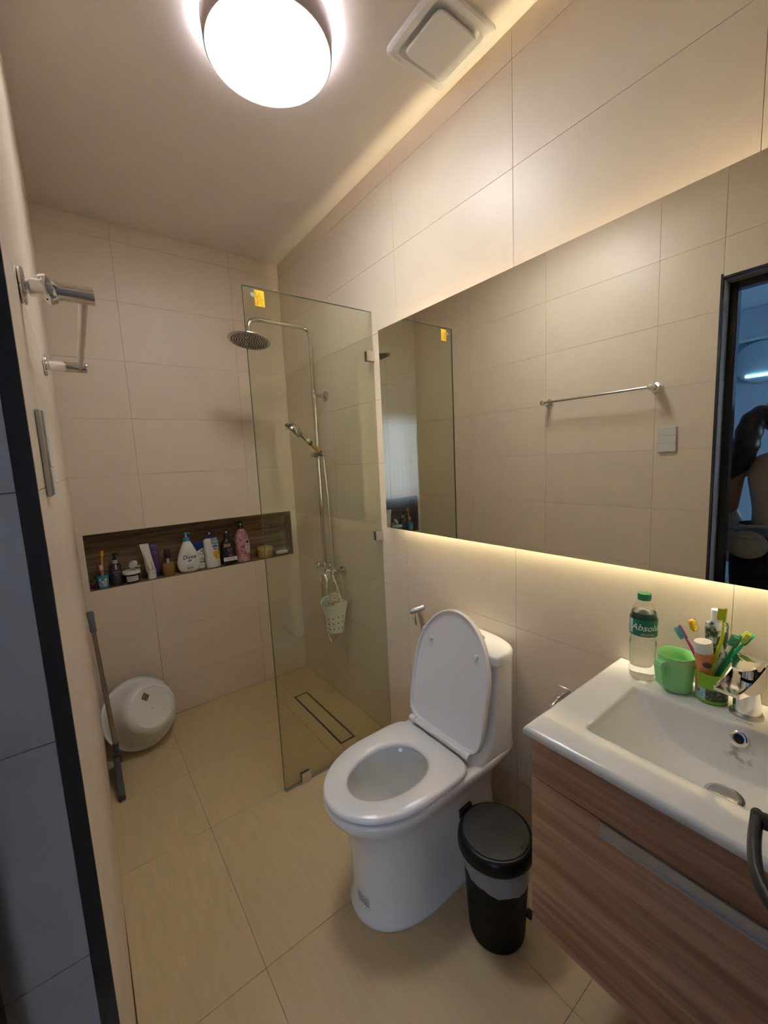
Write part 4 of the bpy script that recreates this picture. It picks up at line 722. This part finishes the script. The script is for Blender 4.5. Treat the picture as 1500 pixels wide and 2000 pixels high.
# ---------------------------------------------------------------- left wall fittings
def onleft(x,y,z): return LW@Vector((x,y,z))
t=thing('towel_rail','chrome towel rail mounted on the left wall above the light switch','towel rail',onleft(0,.26,1.745))
def lcyl(b,p,q,r,r1=None,n=28,bev=0): b.cyl(onleft(*p),onleft(*q),r,r1,n,bev); return b
for yy in (-.045,.532):
    lcyl(MB(),(.0005,yy,1.748),(.008,yy,1.748),.027,bev=.003).build('wall_rose',CHR,t)
    lcyl(lcyl(MB(),(.007,yy,1.748),(.014,yy,1.748),.011),(.012,yy,1.748),(.095,yy,1.748),.0135,bev=.0015).build('post',CHR,t)
lcyl(MB(),(.080,-.045,1.748),(.080,.532,1.748),.0070).build('bar',STEEL,t)
b=MB(); b.lathe([(.0145,-.006),(.0215,-.005),(.0225,0),(.0215,.005),(.0145,.006)],onleft(.034,-.045,1.748),(.93,.1,.35),n=36,cap=(False,False)); b.lathe([(.0145,.004),(.0145,-.004)],onleft(.034,-.045,1.748),(.93,.1,.35),n=36,cap=(False,False)).build('loose_ring',CHR,t)
t=thing('light_switch','white three-gang light switch plate on the left wall below the towel rail','light switch',onleft(0,-.095,1.49))
SW=mat('switch plastic',(.66,.65,.60),.35)
b=MB().box((.0004,-.138,1.428),(.0075,-.056,1.553),.0015); b.xf(LW).build('plate',SW,t)
for i in range(3): MB().box((.0076,-.136,1.4305+.0405*i),(.0102,-.058,1.4305+.0405*i+.0395),.0008).xf(LW).build('rocker',SW,t); MB().box((.0103,-.132,1.4305+.0405*i+.034),(.0106,-.126,1.4305+.0405*i+.0355)).xf(LW).build('indicator_mark',GREY,t,False)
# ---------------------------------------------------------------- basin tub in the corner + floor wiper
bc=Vector((.1745,1.575,.172)); bax=Vector((.30,-.80,.47)).normalized(); 
t=thing('plastic_tub','round white plastic tub leaning on its side in the back left corner','basin',(bc.x,bc.y,0))
pr=[(.184,.010),(.186,.004),(.184,-.001),(.176,0),(.170,.006),(.163,.018),(.150,.045),(.141,.080),(.135,.112),(.129,.132),(.119,.147),(.108,.1545),(.099,.157),(.0975,.1548),(.094,.1545),(.001,.157)]
inn=[(.001,.153),(.094,.151),(.116,.143),(.126,.130),(.132,.112),(.138,.080),(.147,.045),(.160,.018),(.168,.007),(.176,.003),(.184,.010)]
TUB=mat('tub plastic',(.80,.77,.72),.32,sss=.1)
MB().lathe(pr,bc,bax,n=72,cap=(False,True)).lathe(inn[::-1],bc,bax,n=72,cap=(False,True)).build('tub_body',TUB,t,ang=50)
u=Vector((0,0,1)); vv=(u-bax*u.dot(bax)).normalized(); uu=vv.cross(bax).normalized(); 
stc=bc+bax*.1560+vv*.060-uu*.012
sk=MB().prism([stc+uu*(.021*math.cos(a))+vv*(.024*math.sin(a)) for a in (0,PI/2,PI,3*PI/2)],bax*.0006).build('diamond_sticker',mat('brown sticker',(.13,.07,.035),.5,noise=((130,130,130),(.45,.26,.15),.5,.62)),t,False)
MB().sph(bc+bax*.1572-vv*.006,.004,(1,1,1),10).build('mould_mark',TUB,t)
t=thing('floor_wiper','grey floor wiper with a long steel handle leaning on the left wall','floor wiper',(.04,1.33,0))
pt=Vector((.0215,1.40,.835)); pb_=Vector((.048,1.36,.165)); dd=(pt-pb_).normalized()
L_=(pt-pb_).length
MB().cyl(pb_,pb_+dd*(L_*.50),.0108,n=20).cyl(pb_+dd*(L_*.50),pb_+dd*(L_*.86),.0092,n=20).build('handle',mat('worn steel',(.36,.32,.27),.35,.9),t)
MB().lathe([(.0118,0),(.0135,.004),(.0128,.05),(.0145,.085),(.013,.095),(.009,.098)],pb_+dd*(L_*.84),dd,n=24).build('grip',GREY,t)
MB().cyl(pb_+dd*.01,pb_-dd*.035,.0135,.0115,n=16).box((.030,1.325,.085),(.066,1.365,.135),.006,2).build('socket',DGREY,t)
hb=MB(); out=[Vector((.050,1.17,.0)),Vector((.050,1.17,.025)),Vector((.050,1.30,.115)),Vector((.050,1.375,.120)),Vector((.050,1.46,.025)),Vector((.050,1.46,.0))]
hb.prism([p+Vector((-.019,0,.004)) for p in out],(.026,0,0),.004).build('wiper_head',DGREY,t,ang=30); MB().box((.0345,1.168,.0004),(.0385,1.462,.012)).build('rubber_blade',BLK,t,False)
# ---------------------------------------------------------------- the woman in the hall, seen in the mirror
def skin(name,pts,edges,m,parent,root=0,sub=2):
    me=bpy.data.meshes.new(name); me.from_pydata([p[0] for p in pts],edges,[]); o=link(name,me,parent); me.materials.append(m)
    md=o.modifiers.new('skin','SKIN'); md.use_smooth_shade=True
    for i,p in enumerate(pts):
        r=p[1]; me.skin_vertices[0].data[i].radius=(r,r) if not isinstance(r,tuple) else r
        me.skin_vertices[0].data[i].use_root=(i==root)
    s=o.modifiers.new('sub','SUBSURF'); s.levels=sub; s.render_levels=sub; 
    # bake so that every consumer reads the same mesh
    dg=bpy.context.evaluated_depsgraph_get(); nm=bpy.data.meshes.new_from_object(o.evaluated_get(dg)); o.modifiers.clear(); o.data=nm; nm.shade_smooth(); return o
PXo,PYo=-.46,-.450
SK=mat('skin',(.40,.23,.16),.5,sss=.1); HAIR=mat('black hair',(.010,.008,.008),.4,noise=((200,200,20),(.020,.015,.013),.3,.7),bump=.2); TOP=mat('taupe knit',(.36,.30,.27),.8,noise=((300,300,300),(.30,.25,.22),.3,.7),bump=.2)
BLKC=mat('black cloth',(.012,.012,.013),.9); DEN=mat('denim',(.10,.16,.28),.8,noise=((200,200,200),(.15,.22,.35),.3,.7)); BAGM=mat('grey canvas',(.32,.30,.27),.85,noise=((120,120,120),(.26,.24,.21),.3,.7),bump=.3)
t=thing('person','woman with black ponytail and sleeveless taupe top holding a white cloth','person',(PXo,PYo,0))
def q(x,y,z): return (PXo+x,PYo+y,z)    # she faces -x; +y is her right
pts=[(q(0,0,.92),(.155,.105)),(q(0,0,1.04),(.125,.09)),(q(.0,0,1.18),(.140,.095)),(q(0,0,1.30),(.135,.09)),(q(.005,0,1.375),(.075,.065)),(q(0,0,1.43),.046),(q(-.012,0,1.48),.055),(q(-.012,0,1.545),(.078,.088)),(q(-.008,0,1.60),(.070,.080)),(q(-.008,0,1.632),(.035,.04)),
 (q(0,.125,1.335),.055),(q(.005,.180,1.305),.050),(q(.0,.195,1.20),.047),(q(-.01,.200,1.09),.040),(q(-.05,.235,1.135),.034),(q(-.10,.250,1.19),.026),(q(-.125,.255,1.215),(.040,.022)),
 (q(0,-.125,1.335),.055),(q(.005,-.180,1.305),.050),(q(.0,-.21,1.20),.042),(q(-.03,-.23,1.07),.036),(q(-.12,-.21,1.02),.030),(q(-.20,-.17,1.02),.024),(q(-.225,-.16,1.02),(.040,.022)),
 (q(0,.085,.84),.088),(q(0,.09,.65),.070),(q(0,.09,.48),.052),(q(.01,.09,.28),.050),(q(.01,.09,.09),.034),(q(-.05,.095,.045),.034),(q(-.13,.10,.028),.026),
 (q(0,-.085,.84),.088),(q(0,-.09,.65),.070),(q(0,-.09,.48),.052),(q(.01,-.09,.28),.050),(q(.01,-.09,.09),.034),(q(-.05,-.095,.045),.034),(q(-.13,-.10,.028),.026)]
ed=[(i,i+1) for i in range(9)]+[(3,10)]+[(i,i+1) for i in range(10,16)]+[(3,17)]+[(i,i+1) for i in range(17,23)]+[(0,24)]+[(i,i+1) for i in range(24,30)]+[(0,31)]+[(i,i+1) for i in range(31,37)]
def fingers(k,base_,dirn,side,curl):
    b0=Vector(base_); dirn=Vector(dirn).normalized(); side=Vector(side).normalized(); curl=Vector(curl).normalized(); n0=len(pts)
    for f,(off,ln) in enumerate(((-.024,.060),(-.008,.070),(.008,.066),(.023,.052))):
        a=b0+side*off+dirn*.022; i=len(pts); pts.append((tuple(a),.0095)); pts.append((tuple(a+dirn*ln*.45+curl*.008),.0088)); pts.append((tuple(a+dirn*ln*.72+curl*.030),.0078)); ed.extend([(k,i),(i,i+1),(i+1,i+2)])
    i=len(pts); a=b0-side*.030-dirn*.012; pts.append((tuple(a),.0105)); pts.append((tuple(a-side*.016+dirn*.028+curl*.012),.0095)); ed.extend([(k,i),(i,i+1)])
fingers(16,q(-.125,.255,1.215),(-.6,.15,.3),(0,1,0),(-.2,0,-1))
fingers(23,q(-.225,-.16,1.02),(-1,.3,0),(0,0,1),(.3,1,0))
body=skin('body',pts,ed,SK,t)
fc=MB().sph(q(-.098,.030,1.553),.011,(.5,1,.7),12).sph(q(-.098,-.030,1.553),.011,(.5,1,.7),12); fc.build('eyes',mat('eye white',(.6,.6,.6),.3),t); MB().sph(q(-.103,.030,1.553),.0048,(.6,1,1),10).sph(q(-.103,-.030,1.553),.0048,(.6,1,1),10).build('pupils',HAIR,t); MB().box(q(-.104,.016,1.570),q(-.098,.046,1.574),.002).box(q(-.104,-.046,1.570),q(-.098,-.016,1.574),.002).build('eyebrows',HAIR,t)
MB().sph(q(-.108,0,1.528),.012,(1,.8,1.5),12).sph(q(-.003,.079,1.535),.020,(.6,.35,1),12).sph(q(-.003,-.079,1.535),.020,(.6,.35,1),12).build('nose_and_ears',SK,t)
MB().sph(q(-.098,0,1.494),.018,(.35,1,.35),12).build('lips',mat('lips',(.35,.12,.11),.5),t)
hb=MB().sph(q(.020,0,1.580),.1,(.96,.90,.92),28).sph(q(.04,.015,1.60),.06,(1,1,.9),20); hb.build('hair',HAIR,t)
pn=MB(); pn.tube(smoothpath([q(.070,.040,1.590),q(.105,.070,1.592),q(.120,.100,1.555),q(.112,.118,1.48),q(.095,.135,1.40),q(.085,.165,1.32),q(.080,.185,1.27)],6),[(.030+.026*math.sin(PI*k/40)+.003*math.sin(k*1.3)) if k<28 else .056*(37-k)/9.5 for k in range(37)],14); pn.build('ponytail',HAIR,t)
MB().tube([Vector(q(.085+.0*math.cos(a),.053+.030*math.cos(a),1.60+.030*math.sin(a))) for a in [2*PI*k/20 for k in range(20)]],.006,8,closed=True).build('hair_tie',mat('grey tie',(.3,.3,.3),.6),t)
tp=[(q(0,0,1.00),(.165,.125)),(q(0,0,1.08),(.140,.104)),(q(0,0,1.19),(.172,.12)),(q(0,0,1.29),(.172,.118)),(q(.004,0,1.36),(.105,.085)),(q(.004,0,1.405),(.066,.066)),(q(0,.115,1.340),.064),(q(0,.150,1.325),.060),(q(0,-.115,1.340),.064),(q(0,-.150,1.325),.060)]
skin('sleeveless_top',tp,[(0,1),(1,2),(2,3),(3,4),(4,5),(3,6),(6,7),(3,8),(8,9)],TOP,t)
b=MB().loft([superell(PXo,PYo,a,c,2.5,36,z) for a,c,z in ((.112,.150,1.035),(.122,.168,.98),(.132,.182,.90),(.128,.184,.84),(.110,.178,.79))])
for s_ in (1,-1): b.loft([superell(PXo+x,PYo+s_*y,a,a*.98,2.2,28,z) for a,x,y,z in ((.100,0,.088,.85),(.096,0,.090,.76),(.082,0,.092,.62),(.072,0,.092,.48),(.070,.005,.092,.35),(.068,.01,.092,.10))])
b.build('black_trousers',BLKC,t)
MB().loft([superell(PXo,PYo,a,c,2.5,36,z) for a,c,z in ((.1235,.170,.985),(.1165,.1555,1.035))],(False,False)).build('denim_waistband',DEN,t)
for s in (1,-1): MB().lathe([(.001,.0),(.042,.001),(.044,.02),(.036,.05),(.030,.075)],q(-.04,.095*s,0),sx=2.1,n=24).build('shoe',BLKC,t)
t=thing('waist_bag','grey canvas pouch bag slung at the hip of the woman in the mirror','bag',q(.13,.10,.90))
b=MB().sph(q(.165,.085,.945),.075,(.55,1.15,.95),24); b.build('pouch',BAGM,t); MB().tube(smoothpath([q(.165,.155,.985),q(.150,.17,1.01),q(.14,.08,1.035),q(.15,-.05,1.04)],6),.009,8).build('strap',BAGM,t)
MB().box(q(.150,.03,.985),q(.212,.145,1.0),.004).build('flap',BAGM,t)
# cloth hanging from the right hand: folded sheet with depth
t=thing('white_cloth','limp white cloth hanging from the hand of the woman in the mirror','cloth',q(-.10,.24,.85))
b=MB(); nz_,ny_=26,24; F1=[];F2=[]
for i in range(nz_+1):
    f=i/nz_; z=1.225-.41*f; wv=.018+.075*min(1,f*2.2)-(.02*max(0,f-.6)); r1=[];r2=[]
    for j in range(ny_+1):
        s=j/ny_*2-1; y=.262+s*wv-.02*f; x=-.150+.02*min(1,f*2)+.018*math.sin(7*s+3*f)*min(1,f*3)
        zz=z-(.05*(1-s)*.5*f)
        r1.append(b.b.verts.new(q(x+.003,y,zz))); r2.append(b.b.verts.new(q(x-.003,y,zz)))
    F1.append(r1);F2.append(r2)
for i in range(nz_):
    for j in range(ny_):
        b.b.faces.new((F1[i][j],F1[i][j+1],F1[i+1][j+1],F1[i+1][j])); b.b.faces.new((F2[i][j],F2[i+1][j],F2[i+1][j+1],F2[i][j+1]))
for i in range(nz_):
    for j,_ in ((0,0),(ny_,0)): b.b.faces.new((F1[i][j],F1[i+1][j],F2[i+1][j],F2[i][j]))
for j in range(ny_):
    for i in (0,nz_): b.b.faces.new((F1[i][j],F1[i][j+1],F2[i][j+1],F2[i][j]))
t.name='white_cloth'; b.build('cloth_fall',mat('white cotton',(.62,.60,.57),.85),t)
# round wall lamp in the hall
t=thing('wall_lamp','round pale wall lamp with a bright slit in the hall beyond the door','wall lamp',(-3.2,.20,2.2))
MB().cyl((-3.199,.20,2.24),(-3.15,.20,2.24),.20,n=40,bev=.01).build('shade',HALL,t); MB().box((-3.149,.10,2.10),(-3.143,.30,2.118)).build('light_slit',mat('cyan light',(.35,.85,1),.4,emit=6),t,False)
for o in bpy.data.objects:
    if o.type=='MESH' and o.parent and o.parent.type=='EMPTY': pass
